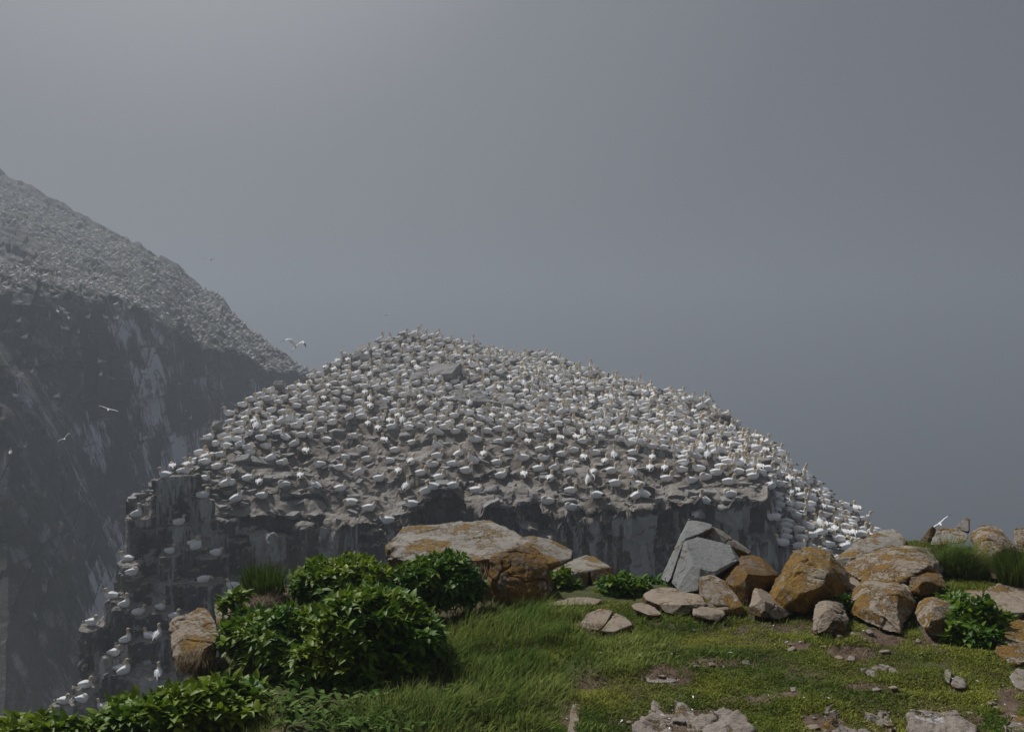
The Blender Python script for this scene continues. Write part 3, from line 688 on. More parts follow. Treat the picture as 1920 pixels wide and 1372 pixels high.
# all others, on both rocks, as one uncountable mass
LOD = {p: gannet_mesh(p, 8) for p in 'autps'}
TINY = {p: gannet_mesh(p, 5) for p in 'au'}
mv, mf, mm, off = [], [], [], 0
def add_mass(lod, p, yaw, s):
    global off
    V, F, MI = lod; c, n_ = math.cos(yaw), math.sin(yaw)
    W = np.stack([V[:, 0] * c - V[:, 1] * n_, V[:, 0] * n_ + V[:, 1] * c, V[:, 2]], -1) * s + np.array(p)
    mv.append(W); mf.append(np.array(F) + off); mm.append(np.array(MI)); off += len(V)
for c in vis:
    if id(c) in ids: continue
    add_mass(LOD[c[3]], (c[5].x, c[5].y, c[5].z - .01), R(YAW[c[2]] + rng.uniform(-25, 25)), rng.uniform(1.0, 1.16))
n_stack_mass = len(mv)
cell = {}; ht = head_top; nr, nc = ht.shape[:2]; HU, HV = proj(ht); n_h = 0
for _ in range(42000):
    a = rng.random() ** .9 * (nr - 2); b_ = rng.random() * (nc - 2); i, j = int(a), int(b_); p = ht[i, j] + rng.uniform(-.4, .4, 3) * [1, 1, 0]
    u_, v_ = HU[i, j], HV[i, j]
    if u_ < -60: continue
    line = np.interp(u_, [-60, 0, 90, 190, 260, 335, 420, 600], [330, 350, 382, 428, 465, 507, 556, 700])
    if v_ < line + 3 + 5 * rng.random(): continue
    if u_ < 75 and 425 < v_ < 495 and u_ < 75 - abs(v_ - 462): continue
    if fbm(np.array([p[0] * .12, p[1] * .12, 0]), 3, 8) < -.25 and rng.random() < .8: continue
    if ok(p[0], p[1], .95):
        cell.setdefault((int(p[0] // 1), int(p[1] // 1)), []).append((p[0], p[1]))
        h = HB.ray_cast(Vector((p[0], p[1], p[2] + 6)), Vector((0, 0, -1)))
        if h[0] is None: continue
        add_mass(TINY['a' if rng.random() < .8 else 'u'], h[0], rng.uniform(-.8, .8) + (0 if rng.random() < .6 else math.pi), rng.uniform(1.0, 1.25)); n_h += 1
# a few on the ledges of the headland face
for (u_, v_) in [(125, 590), (130, 600), (165, 598), (200, 598), (220, 600), (128, 620), (245, 605), (110, 588), (385, 607), (340, 640), (300, 572), (60, 700), (190, 705), (30, 745), (270, 700), (22, 852), (175, 860)] + [(rng.uniform(0, 330), rng.uniform(570, 760)) for _ in range(9)]:
    p, n = hit(HB, u_, v_)
    if p is not None: add_mass(TINY['a'], (p.x, p.y - .25, p.z), rng.uniform(0, 6), 1.2)
FF = np.concatenate(mf)
mass = mesh_np('gannet_colony', np.concatenate(mv), FF, None, True, None, None, FM, np.concatenate(mm))
tag(mass, 'hundreds of white gannets packed shoulder to shoulder over both rocks', 'seabird colony', kind='stuff')
print('birds', len(recs), 'mass', n_stack_mass, n_h)
# gannets in the air
for k, (u_, v_, D, ph, yaw, roll, pitch, lab) in enumerate([
    (555, 651, 58, 0, 60, 10, -35, 'gannet landing with raised wings in the gap between headland and stack'),
    (203, 768, 72, 2, 110, 20, -5, 'gannet gliding on straight wings in front of the dark headland cliff'),
    (121, 823, 92, 1, 120, -35, 0, 'small gannet banking low against the pale leaning cliff buttress'),
    (395, 487, 120, 1, 90, 0, 0, 'tiny distant gannet flying in open fog above the headland ridge'),
    (723, 590, 130, 2, 80, 5, 0, 'faint distant gannet in the fog just above the stack summit'),
    (1763, 982, 62, 2, 75, -42, 0, 'gannet with one long wing lifted passing behind the rocks at right')]):
    p = at(u_, v_, D); o = place(FLY[ph], p, yaw, 1.0, roll, pitch); tag(o, lab, 'gannet', 'gannets in flight')
# labels: pose, direction, and the landmark below or beside each
LM = [(0, 230, 'lowest left outcrop'), (230, 330, 'left corner ledges'), (330, 450, 'left end of the stack'), (450, 560, 'gap left of the bushes'), (560, 700, 'round green bushes'),
      (700, 830, "big boulder's left end"), (830, 960, "big boulder's middle"), (960, 1090, 'lichened flat slabs'), (1090, 1240, 'streaked bare cliff'), (1240, 1380, 'grey triangular rock'),
      (1380, 1460, 'dark cliff corner'), (1460, 1560, 'tall orange boulder'), (1560, 1760, 'long tilted slab')]
def row(u_, v_, z):
    if z == 'ledge': return 'on the cliff ledges at' if v_ < 1100 else ('on the lower cliff ledges at' if v_ < 1230 else 'on the bottom cliff ledges at')
    lim = np.interp(u_, [300, 560, 860, 1280, 1440, 1455, 1600], [945, 955, 935, 930, 915, 1000, 1010])
    t = lim - v_
    return 'along the rim above' if t < 22 else 'just over the rim above' if t < 60 else 'low on the slope above' if t < 105 else 'mid slope above' if t < 165 else 'high on the slope above'
groups = {}
for r in recs:
    lm = next((n for a, b_, n in LM if a <= r[1] < b_), 'right edge')
    groups.setdefault((r[4], r[3], row(r[1], r[2], r[5]), lm), []).append(r)
ORD = ['leftmost', 'second from left', 'third from left', 'fourth from left', 'fifth from left', 'sixth from left', 'seventh from left', 'eighth from left', 'ninth from left', 'tenth from left', 'eleventh from left', 'twelfth from left', 'thirteenth from left', 'fourteenth from left', 'fifteenth from left', 'sixteenth from left', 'seventeenth from left', 'eighteenth from left', 'nineteenth from left', 'twentieth from left']
SH = {'a': 'sitting', 'u': 'standing', 't': 'head-tucked', 'p': 'preening', 'd': 'reaching', 's': 'sky-pointing', 'w': 'wing-spread'}
for (p_, f_, rw, lm), L in groups.items():
    L.sort(key=lambda r: r[1])
    for i, r in enumerate(L):
        lab = f"{SH[p_]} gannet {FW[f_]} {rw} {lm}" if len(L) > 1 else f"gannet {PW[p_]}, {FW[f_]}, {rw} {lm}"
        if len(lab.split()) > 16: lab = f"{SH[p_]} gannet {FW[f_]} {rw} {lm}"
        if len(L) > 1:
            lab += ', ' + ORD[min(i, len(ORD) - 1)]
        if len(lab.split()) > 16: lab = lab.replace('seen from behind', 'from behind').replace('second from left', 'second leftward').replace('the slope ', 'slope ').replace(' the ', ' ')
        tag(r[0], lab, 'gannet', 'gannets nesting on the sea stack')
# ------------------------------------------------------------------ foreground rocks; every corner is a picture point and a distance
def gz(x, y):
    return float(ground_z(np.array([x]), np.array([y]))[0])
def rock(sets, mat, label, group=None, voxel=.018, bevel=0, amp=.02, seed=0, name='boulder', lines=0.0, fr=3.0, cuts=10):
    world_sets = []
    for s in sets:
        up = (.026 if max(p[1] for p in s) > 1395 else .0) if name == 'bedrock_outcrop' else .015 if group and 'flat stones' in group else 0
        pts = [tuple(at(*p) + np.array([0, 0, up])) for p in s]; world_sets.append(pts)
    me = hull_mesh('r', world_sets)
    # knock the corners off with random flat breaks, as frost does
    bm = bmesh.new(); bm.from_mesh(me); q = random.Random(seed); cs = np.array([p for w_ in world_sets for p in w_]); ctr = Vector(cs.mean(0)); rad = float(np.linalg.norm(cs - cs.mean(0), axis=1).mean())
    if len(world_sets) == 1:
        for _ in range(cuts):
            n_ = Vector((q.gauss(0, 1), q.gauss(0, 1), q.gauss(0, .8) + .2)).normalized()
            m_ = max((v.co - ctr).dot(n_) for v in bm.verts); ge = bm.verts[:] + bm.edges[:] + bm.faces[:]
            r_ = bmesh.ops.bisect_plane(bm, geom=ge, plane_co=ctr + n_ * m_ * q.uniform(.84, .95), plane_no=n_, clear_outer=True)
            ed_ = [e for e in r_['geom_cut'] if isinstance(e, bmesh.types.BMEdge)]
            if ed_: bmesh.ops.contextual_create(bm, geom=ed_)
        bmesh.ops.recalc_face_normals(bm, faces=bm.faces)
    if bevel: bmesh.ops.bevel(bm, geom=[e for e in bm.edges if e.is_manifold and e.calc_face_angle(0) > R(25)], offset=bevel * .8, segments=2, affect='EDGES', profile=.6, clamp_overlap=True)
    bm.to_mesh(me); bm.free()
    size = float(np.ptp(cs, axis=0).max()); V, N, F = remeshed(me, voxel if len(sets) == 1 else .013, 0, 0 if len(sets) > 1 else 7 if size > .55 else 6)
    n = fbm(V * fr, 5, seed); Wp = V + .08 * np.stack([fbm(V * 4, 2, seed + k) for k in (1, 2, 3)], -1); cel = blocks(Wp[:, 0] + .4 * Wp[:, 1], Wp[:, 2] + .3 * Wp[:, 0], .16, .12, seed)
    d = amp * .45 * n + amp * .22 * fbm(V * 22, 4, seed + 9) + amp * .45 * (cel - .5)
    cr = np.abs(fbm(V * fr * .8 + 5, 3, seed + 20)); d = d - amp * .9 * np.exp(-(cr / .022) ** 2)
    if lines:   # shallow parallel partings in the stone
        t = V @ np.array([.25, .15, 1.0]) * 14 + 2 * fbm(V * 2, 3, seed + 4); d = d - lines * np.exp(-((t - np.round(t)) / .12) ** 2) * (fbm(V * 1.5, 2, seed + 6) > -.1)
    V = V + N * d[:, None]
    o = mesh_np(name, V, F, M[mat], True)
    c = V.mean(0); c[2] = V[:, 2].min(); recentre(o, c)
    tag(o, label, 'rock', group); return o
def thick(top, dv=0, dz=.12, dD=.05):
    """a slab: the top outline and the same outline lowered"""
    b = []
    for (u_, v_, D) in top:
        p = at(u_, v_, D); p = p + np.array([0, dD, -dz]); a, c = proj(p); b.append((float(a), float(c), float(p[1])))
    return top + b
GR = 'rocks along the cliff-top edge'
rocks = []
def RK(*a, **k): rocks.append(rock(*a, seed=len(rocks) * 7 + 3, **k))
RK([[(757, 987, 8.6), (810, 973, 8.8), (880, 967, 8.9), (926, 970, 8.8), (946, 998, 8.4), (722, 1022, 8.05), (724, 1048, 7.95), (752, 1058, 7.75), (1000, 1018, 7.9), (1026, 1052, 7.65),
     (900, 1056, 7.45), (740, 1130, 8.2), (1020, 1120, 8.5), (800, 1120, 8.6), (915, 1112, 7.45), (1030, 1056, 7.6), (1036, 1095, 7.5), (1032, 1134, 7.4), (985, 1136, 7.4)]],
   'greyl', 'huge pale boulder spotted with orange lichen, dark at its right end', GR, amp=.022)
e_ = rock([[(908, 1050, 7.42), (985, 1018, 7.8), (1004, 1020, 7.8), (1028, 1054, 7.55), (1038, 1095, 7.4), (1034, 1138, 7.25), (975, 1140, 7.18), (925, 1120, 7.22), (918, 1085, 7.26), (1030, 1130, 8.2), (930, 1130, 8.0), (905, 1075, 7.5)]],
   'darkl', 'rough right end, shade painted into its brown, crusted with orange lichen', None, amp=.035, seed=77, name='shaded_end', fr=4)  # overlay carrying the shade of the boulder's right end as dark colour
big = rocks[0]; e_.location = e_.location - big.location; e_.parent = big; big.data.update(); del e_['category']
RK([thick([(962, 1008, 8.6), (1008, 1003, 8.9), (1045, 1015, 8.9), (1082, 1035, 8.7), (1076, 1045, 8.45), (1050, 1057, 8.2), (1020, 1058, 8.0), (985, 1025, 8.3)], dz=.3)],
   'greyl', 'flat pale slab tucked against the right side of the huge boulder', GR, amp=.012)
RK([thick([(1028, 1064, 8.15), (1075, 1053, 8.5), (1098, 1040, 8.6), (1120, 1045, 8.55), (1146, 1063, 8.25), (1102, 1070, 8.0), (1050, 1079, 7.8)], dz=.26, dD=.02), [(1050, 1082, 7.82), (1104, 1073, 7.98), (1060, 1112, 7.85), (1104, 1112, 7.9), (1060, 1112, 8.2)]],
   'greyl', 'flat-topped slab with a dark orange-lichened front face', GR, amp=.012)
RK([[(1105, 1070, 7.99), (1147, 1063, 8.2), (1157, 1092, 8.1), (1150, 1113, 7.95), (1107, 1113, 7.85), (1107, 1100, 8.3), (1150, 1100, 8.4)]], 'darkl', 'small dark lichened end block of the flat-topped slab', GR, amp=.012)
RK([[(1290, 976, 8.6), (1308, 972, 8.7), (1326, 971, 8.7), (1336, 980, 8.55), (1334, 990, 8.4), (1312, 1000, 8.25), (1282, 1010, 8.1), (1236, 1085, 8.0), (1256, 1093, 7.8), (1290, 1095, 8.5), (1320, 1060, 8.8), (1240, 1100, 8.3)]],
   'grey', 'tall pale grey slab forming the peak and left flank of the triangular rock', GR, amp=.01, bevel=.012)
RK([[(1284, 1014, 8.0), (1308, 1006, 8.15), (1350, 1016, 8.15), (1395, 1030, 8.05), (1388, 1048, 7.85), (1350, 1072, 7.55), (1306, 1069, 7.5), (1259, 1092, 7.7), (1300, 1110, 7.35), (1275, 1112, 7.5), (1320, 1100, 7.9), (1370, 1085, 8.2), (1280, 1100, 8.2)]],
   'grey', 'smooth grey faceted block in front of the peaked grey slab', GR, amp=.008, bevel=.012)
RK([[(1337, 984, 8.7), (1360, 1002, 8.7), (1410, 1032, 8.65), (1404, 1038, 8.5), (1340, 1018, 8.4), (1310, 1003, 8.3), (1336, 992, 8.5), (1340, 1060, 8.6), (1405, 1060, 8.7)]],
   'greyl', 'thin sloping slab running down behind the grey faceted block', GR, amp=.01, bevel=.01)
RK([[(1391, 1042, 8.0), (1400, 1075, 7.35), (1440, 1078, 7.5), (1390, 1110, 7.25), (1425, 1041, 8.15), (1457, 1068, 7.95), (1415, 1068, 7.65), (1378, 1092, 7.5), (1352, 1087, 7.6), (1384, 1128, 7.35), (1400, 1138, 7.25), (1440, 1105, 7.5), (1459, 1078, 7.75), (1440, 1110, 8.1), (1370, 1120, 7.9)]],
   'darkl', 'blocky rock with dark right face covered in orange lichen', GR, amp=.014, bevel=.015)
RK([[(1312, 1084, 7.4), (1332, 1076, 7.55), (1362, 1092, 7.4), (1392, 1135, 7.1), (1398, 1152, 6.98), (1340, 1160, 6.95), (1312, 1112, 7.2), (1330, 1100, 7.8), (1380, 1140, 7.5)]],
   'tanl', 'tan wedge leaning below the grey faceted block', GR, amp=.016)
RK([thick([(1206, 1114, 7.5), (1222, 1104, 7.65), (1245, 1100, 7.75), (1275, 1104, 7.7), (1300, 1110, 7.6), (1332, 1108, 7.55), (1351, 1127, 7.2), (1300, 1132, 7.05), (1275, 1146, 6.92), (1250, 1138, 7.0), (1212, 1124, 7.3)], dz=.055, dD=.05)],
   'tan', 'flat tan slab with a thin shaded edge lying on the grass', GR, amp=.008, voxel=.014, bevel=.01)
RK([[(1300, 1138, 7.05), (1355, 1126, 7.25), (1363, 1150, 6.95), (1350, 1165, 6.88), (1300, 1158, 6.9), (1330, 1150, 7.3)]], 'tan', 'low brown block under the right end of the flat tan slab', GR, amp=.012)
RK([[(1414, 1101, 7.25), (1430, 1125, 6.95), (1424, 1101, 7.35), (1450, 1118, 7.25), (1490, 1148, 7.1), (1462, 1162, 6.9), (1402, 1150, 6.98), (1404, 1140, 7.0), (1450, 1140, 7.5), (1430, 1158, 6.88)]],
   'tan', 'pointed triangular tan rock in front of the orange boulder', GR, amp=.012)
RK([[(1488, 1033, 8.0), (1505, 1026, 8.1), (1505, 1060, 7.25), (1550, 1075, 7.15), (1480, 1100, 7.0), (1540, 1100, 7.0), (1535, 1024, 8.2), (1560, 1033, 8.1), (1590, 1074, 7.8), (1592, 1098, 7.6), (1577, 1118, 7.35), (1545, 1118, 7.25), (1505, 1148, 6.98), (1455, 1138, 7.05), (1441, 1112, 7.35), (1472, 1062, 7.7), (1500, 1120, 8.2), (1570, 1120, 8.1)]],
   'orange', 'tall rounded boulder covered in orange lichen', GR, amp=.03, bevel=.022, fr=2.2)
RK([[(1530, 1135, 6.85), (1550, 1145, 6.55), (1570, 1165, 6.45), (1548, 1122, 7.05), (1575, 1130, 7.0), (1592, 1162, 6.75), (1582, 1190, 6.5), (1520, 1195, 6.45), (1524, 1165, 6.6), (1560, 1170, 7.1)]], 'tan', 'small brown boulder with a pale rounded top at the soil edge', GR, amp=.022, bevel=.02)
RK([[(1592, 1112, 7.45), (1625, 1108, 7.05), (1680, 1115, 6.95), (1650, 1145, 6.75), (1600, 1130, 7.0), (1604, 1092, 7.65), (1640, 1082, 7.85), (1675, 1085, 7.8), (1704, 1098, 7.6), (1717, 1130, 7.25), (1700, 1162, 6.85), (1688, 1192, 6.5), (1660, 1188, 6.55), (1625, 1150, 6.95), (1592, 1150, 7.0), (1600, 1120, 8.2), (1700, 1130, 8.0)]],
   'tanl', 'broad tan boulder with an orange lichen band and tapering foot', GR, amp=.028, bevel=.022, fr=2.2)
RK([[(1714, 1150, 6.9), (1745, 1140, 6.6), (1765, 1160, 6.5), (1735, 1165, 6.5), (1722, 1127, 7.15), (1748, 1117, 7.25), (1780, 1128, 7.1), (1788, 1150, 6.85), (1786, 1172, 6.7), (1770, 1192, 6.48), (1748, 1192, 6.48), (1722, 1170, 6.65), (1760, 1160, 7.2)]],
   'tanl', 'upright oval boulder beside the leafy dark shrub', GR, amp=.022, bevel=.02)
RK([thick([(1562, 1046, 8.8), (1600, 1020, 9.2), (1650, 994, 9.6), (1674, 990, 9.7), (1697, 1005, 9.4), (1700, 1022, 9.15), (1672, 1020, 9.15), (1640, 1030, 9.0), (1576, 1054, 8.5)], dz=.14)], 'greyl', 'long slanting pale slab with an upturned right end', GR, amp=.012)
RK([[(1578, 1056, 8.45), (1690, 1050, 8.0), (1740, 1060, 7.9), (1700, 1085, 7.7), (1630, 1070, 8.0), (1645, 1024, 8.95), (1690, 1020, 9.1), (1745, 1022, 9.0), (1772, 1048, 8.5), (1765, 1082, 8.0), (1702, 1102, 7.65), (1640, 1088, 7.85), (1598, 1085, 8.0), (1600, 1110, 8.6), (1750, 1100, 8.8)]],
   'tanl', 'large tilted slab streaked with orange lichen below the slanting slab', GR, amp=.02, lines=.012, bevel=.012)
RK([[(1590, 1082, 7.95), (1600, 1078, 8.0), (1618, 1095, 7.8), (1595, 1112, 7.6), (1590, 1100, 7.9)]], 'tan', 'small tan chip wedged behind the broad tan boulder', GR, amp=.008)
RK([[(1746, 987, 9.6), (1757, 985, 9.7), (1752, 1005, 9.5), (1738, 1020, 9.3), (1712, 1028, 9.2), (1722, 1018, 9.3), (1740, 1002, 9.5), (1740, 1025, 9.6)]], 'darkl', 'narrow curved dark rock rising against the fog', GR, amp=.01, bevel=.01)
RK([[(1760, 990, 9.6), (1775, 988, 9.7), (1800, 996, 9.6), (1818, 1000, 9.4), (1815, 1018, 9.1), (1745, 1022, 9.1), (1748, 1010, 9.3), (1780, 1015, 9.7)]], 'greyl', 'pale grey rock splashed with white behind the tussock', GR, amp=.012)
RK([[(1790, 990, 9.8), (1812, 970, 9.9), (1819, 971, 9.9), (1818, 996, 9.7), (1785, 993, 9.75), (1815, 1000, 10.0)]], 'greyl', 'small pointed slab standing on the pale grey rock', GR, amp=.006, bevel=.008)
RK([[(1816, 1005, 9.3), (1850, 1010, 8.7), (1880, 1030, 8.5), (1850, 1045, 8.4), (1832, 983, 9.5), (1858, 977, 9.6), (1882, 990, 9.4), (1908, 1022, 9.0), (1905, 1045, 8.7), (1868, 1068, 8.4), (1838, 1060, 8.5), (1850, 1060, 9.2)]], 'tanl', 'rounded boulder with a dark orange-stained hollow at upper right', GR, amp=.03, bevel=.022, fr=2.2)
RK([[(1900, 990, 9.3), (1918, 984, 9.4), (1950, 985, 9.3), (1950, 1030, 8.9), (1905, 1025, 8.95), (1898, 1008, 9.1), (1930, 1020, 9.3)]], 'tanl', 'pale rock cut off by the right border behind the dark tussock', GR, amp=.02)
RK([[(1700, 1078, 7.9), (1735, 1066, 8.0), (1768, 1078, 7.8), (1775, 1100, 7.5), (1740, 1118, 7.3), (1705, 1112, 7.4), (1735, 1095, 7.25), (1740, 1100, 7.9)]], 'darkl', 'dark lichen-stained block tucked under the shaggy tussock', GR, amp=.025)
RK([[(1850, 1060, 8.3), (1880, 1050, 8.4), (1905, 1062, 8.2), (1900, 1084, 7.9), (1860, 1086, 7.9), (1880, 1080, 8.3)]], 'tanl', 'low lichened stone between the two dark tussocks', GR, amp=.018)
RK([thick([(1786, 1118, 7.4), (1810, 1105, 7.65), (1843, 1106, 7.6), (1842, 1122, 7.35), (1830, 1138, 7.1), (1800, 1132, 7.2)], dz=.07)], 'tan', 'reddish flat slab above the leafy dark shrub', GR, amp=.008)
RK([thick([(1848, 1106, 7.6), (1885, 1088, 7.9), (1925, 1090, 7.9), (1940, 1140, 7.1), (1900, 1158, 6.9), (1860, 1150, 7.0), (1838, 1138, 7.15)], dz=.08)], 'tan', 'wide pale flat slab at the right border', GR, amp=.015)
RK([[(1868, 1185, 6.55), (1880, 1162, 6.75), (1905, 1158, 6.8), (1935, 1170, 6.7), (1940, 1230, 6.1), (1905, 1250, 5.9), (1885, 1250, 5.9), (1866, 1225, 6.1), (1900, 1210, 6.8)]], 'orange', 'cracked lichened rock at the right border below the leafy shrub', GR, amp=.025, bevel=.012)
RK([[(1892, 1270, 5.75), (1905, 1253, 5.9), (1935, 1255, 5.9), (1935, 1300, 5.5), (1905, 1290, 5.58), (1915, 1285, 6.0)]], 'outcrop', 'pale grey stone at the right border on bare soil', GR, amp=.015)
RK([thick([(1086, 1175, 6.7), (1100, 1155, 6.95), (1130, 1141, 7.1), (1152, 1150, 7.0), (1140, 1168, 6.75), (1118, 1188, 6.55), (1095, 1184, 6.6)], dz=.05)], 'tan', 'left half of the cracked flat stone in the grass', 'flat stones set in the turf', amp=.006, voxel=.014, bevel=.012)
RK([thick([(1155, 1152, 6.98), (1172, 1160, 6.85), (1190, 1176, 6.68), (1160, 1190, 6.52), (1124, 1190, 6.52), (1146, 1168, 6.76)], dz=.05)], 'tan', 'right half of the cracked flat stone in the grass', 'flat stones set in the turf', amp=.006, voxel=.014, bevel=.012)
RK([thick([(1256, 1256, 5.88), (1275, 1236, 6.06), (1297, 1234, 6.08), (1307, 1245, 5.98), (1302, 1262, 5.84), (1282, 1276, 5.72), (1262, 1270, 5.76)], dz=.06)], 'tan', 'rounded bare stone at the upper end of the curved pair in the turf', 'flat stones set in the turf', amp=.01, voxel=.014, bevel=.02)
RK([thick([(1202, 1264, 5.8), (1235, 1260, 5.84), (1268, 1264, 5.8), (1276, 1280, 5.68), (1250, 1286, 5.62), (1218, 1286, 5.62)], dz=.05)], 'outcrop', 'low wrinkled stone at the lower end of the curved pair in the turf', 'flat stones set in the turf', amp=.01, voxel=.014, bevel=.015)
RK([thick([(1350, 1292, 5.58), (1366, 1288, 5.62), (1380, 1304, 5.5), (1364, 1308, 5.46)], dz=.05)], 'outcrop', 'small grey stone alone in the turf', 'flat stones set in the turf', amp=.008, voxel=.012)
RK([thick([(1190, 1370, 4.98), (1210, 1340, 5.2), (1225, 1320, 5.36), (1245, 1330, 5.3), (1262, 1350, 5.12), (1280, 1420, 4.7), (1190, 1420, 4.7)], dz=.12), thick([(1245, 1322, 5.36), (1262, 1322, 5.36), (1330, 1350, 5.12), (1340, 1420, 4.7), (1250, 1420, 4.7), (1240, 1350, 5.12)], dz=.12),
    thick([(1320, 1352, 5.1), (1350, 1332, 5.26), (1390, 1342, 5.18), (1412, 1370, 4.98), (1410, 1420, 4.7), (1320, 1420, 4.7)], dz=.12)],
   'outcrop', 'knobbly bare bedrock breaking through the turf at the bottom edge', 'bedrock showing through the turf', amp=.055, lines=.03, fr=5, name='bedrock_outcrop')
RK([[(1542, 1330, 5.3), (1560, 1318, 5.4), (1610, 1314, 5.45), (1640, 1325, 5.36), (1670, 1345, 5.2), (1690, 1380, 4.95), (1690, 1430, 4.6), (1545, 1430, 4.6), (1550, 1360, 5.05), (1600, 1400, 5.4)]],
   'outcropl', 'rugged lichen-crusted rock at the bottom edge right of centre', 'bedrock showing through the turf', amp=.06, lines=.03, fr=5, name='bedrock_outcrop')
RK([[(1610, 1255, 5.88), (1630, 1248, 5.95), (1652, 1245, 5.98), (1675, 1250, 5.92), (1702, 1280, 5.68), (1680, 1282, 5.66), (1635, 1270, 5.75), (1650, 1280, 5.9)]], 'outcropl', 'low crumbly lichened stone breaking the turf under the broad boulder', 'bedrock showing through the turf', amp=.028, fr=5, voxel=.014, name='bedrock_outcrop')
RK([thick([(1520, 1317, 5.38), (1535, 1300, 5.52), (1580, 1294, 5.58), (1590, 1300, 5.52), (1550, 1312, 5.42), (1530, 1320, 5.36)], dz=.06)], 'outcrop', 'thin dark streaked stone above the rugged lichened rock', 'bedrock showing through the turf', amp=.014, fr=6, voxel=.014, name='bedrock_outcrop')
RK([[(1771, 1262, 5.78), (1777, 1257, 5.84), (1784, 1265, 5.76), (1780, 1287, 5.6), (1772, 1280, 5.66), (1780, 1280, 5.8)]], 'outcrop', 'thin grey stone standing upright in the turf', 'flat stones set in the turf', amp=.005, voxel=.01, bevel=.006, name='stone')
RK([[(1784, 1278, 5.68), (1795, 1270, 5.76), (1806, 1275, 5.7), (1814, 1295, 5.54), (1800, 1296, 5.52), (1785, 1292, 5.56), (1800, 1290, 5.7)]], 'outcropl', 'lichened stone leaning beside the thin upright stone', 'flat stones set in the turf', amp=.008, voxel=.01, bevel=.008, name='stone')
RK([thick([(1700, 1345, 5.16), (1740, 1335, 5.24), (1790, 1345, 5.16), (1830, 1372, 4.96), (1820, 1420, 4.65), (1710, 1420, 4.65)], dz=.05)], 'outcrop', 'low grey bedrock patch half sunk in turf at bottom right', 'bedrock showing through the turf', amp=.05, fr=6, lines=.03, name='bedrock_outcrop')
RK([[(1878, 1362, 5.02), (1895, 1345, 5.16), (1930, 1340, 5.2), (1940, 1420, 4.65), (1880, 1420, 4.65), (1910, 1400, 5.1)]], 'outcropl', 'rounded lichened rock in the bottom right corner', 'bedrock showing through the turf', amp=.025, name='bedrock_outcrop')
RK([thick([(1064, 1372, 4.96), (1070, 1340, 5.2), (1078, 1318, 5.38), (1092, 1314, 5.42), (1086, 1345, 5.16), (1084, 1400, 4.8), (1066, 1400, 4.8)], dz=.04)], 'tan', 'narrow bone-shaped strip of bare stone beside the long grass', 'flat stones set in the turf', amp=.008, voxel=.012, bevel=.015)
RK([thick([(1022, 1134, 7.2), (1050, 1122, 7.4), (1095, 1118, 7.45), (1128, 1122, 7.4), (1130, 1132, 7.25), (1060, 1134, 7.2)], dz=.05)], 'tan', 'low flat pale stone between the lichened slab and the grass', GR, amp=.006, voxel=.014)
RK([thick([(1184, 1134, 7.2), (1200, 1128, 7.3), (1225, 1136, 7.18), (1242, 1152, 6.98), (1220, 1154, 6.95), (1190, 1142, 7.1)], dz=.05)], 'tan', 'small flat stone left of the flat tan slab', GR, amp=.006, voxel=.014)
RK([[(318, 1170, 6.4), (330, 1150, 6.55), (360, 1137, 6.7), (392, 1136, 6.75), (402, 1150, 6.6), (410, 1190, 6.2), (400, 1215, 6.0), (345, 1200, 6.1), (325, 1230, 6.0), (340, 1265, 5.9), (400, 1265, 6.1), (380, 1180, 6.9)]], 'tanl', 'pale rock with orange patches at the left edge of the cliff top', GR, amp=.02, bevel=.012)
RK([[(402, 1133, 6.6), (415, 1123, 6.75), (435, 1122, 6.8), (443, 1140, 6.6), (447, 1165, 6.4), (420, 1182, 6.25), (402, 1170, 6.3), (425, 1165, 6.8)]], 'tanl', 'small upright pale rock wedged beside the big leafy bush', GR, amp=.012, bevel=.02)
RK([[(440, 1142, 6.75), (455, 1115, 6.95), (490, 1100, 7.1), (530, 1098, 7.15), (556, 1112, 7.1), (560, 1150, 6.8), (548, 1200, 6.5), (450, 1200, 6.4), (500, 1130, 6.6), (500, 1190, 7.2)]], 'tan', 'low earthy rock under the dark wispy tussock left of the bushes', GR, amp=.03, fr=5)
for i in range(44):      # loose pebbles and chips on the bare soil
    for _ in range(20):
        u_, v_ = rng.uniform(1080, 1915), rng.uniform(1150, 1368)
        if blob(np.array([u_]), np.array([v_]), BARE)[0] > .15: break
    p, n = hit(GB, u_, v_)
    if p is None: continue
    s = rng.uniform(.012, .035)
    V, N, F = remeshed(hull_mesh('r', [box_pts((p.x, p.y, p.z + s * .2), s * 2.2, s * 1.6, s, (rng.uniform(-.3, .3), rng.uniform(-.3, .3), rng.uniform(0, 3)), i)]), .007, .004)
    o = mesh_np('pebble', V, F, M['outcrop' if i % 3 else 'tan'], True); recentre(o, (p.x, p.y, p.z))
    near = min(rocks, key=lambda r_: (r_.location - o.location).length)
    o['_near'] = near['label']; tag(o, None, 'pebble', 'loose pebbles on the bare soil')
pb = {}
for o in scene.objects:
    if o.name.startswith('pebble'): pb.setdefault(o['_near'], []).append(o)
for k, L in pb.items():
    L.sort(key=lambda o: o.location.x)
    short = ' '.join(k.split()[:6])
    for i, o in enumerate(L):
        tag(o, (f"{ORD[min(i, 19)]} of the loose pebbles near the {short}" if len(L) > 1 else f"lone loose pebble near the {short}")); del o['_near']
RB = []
for o in rocks:
    me = o.data; V = np.zeros(len(me.vertices) * 3, np.float32); me.vertices.foreach_get('co', V); V = V.reshape(-1, 3) + np.array(o.location)
    L = np.zeros(len(me.loops), np.int32); me.loops.foreach_get('vertex_index', L)
    RB.append((V.min(0), V.max(0), BVHTree.FromPolygons([tuple(p) for p in V], [tuple(f) for f in L.reshape(-1, 4)])))
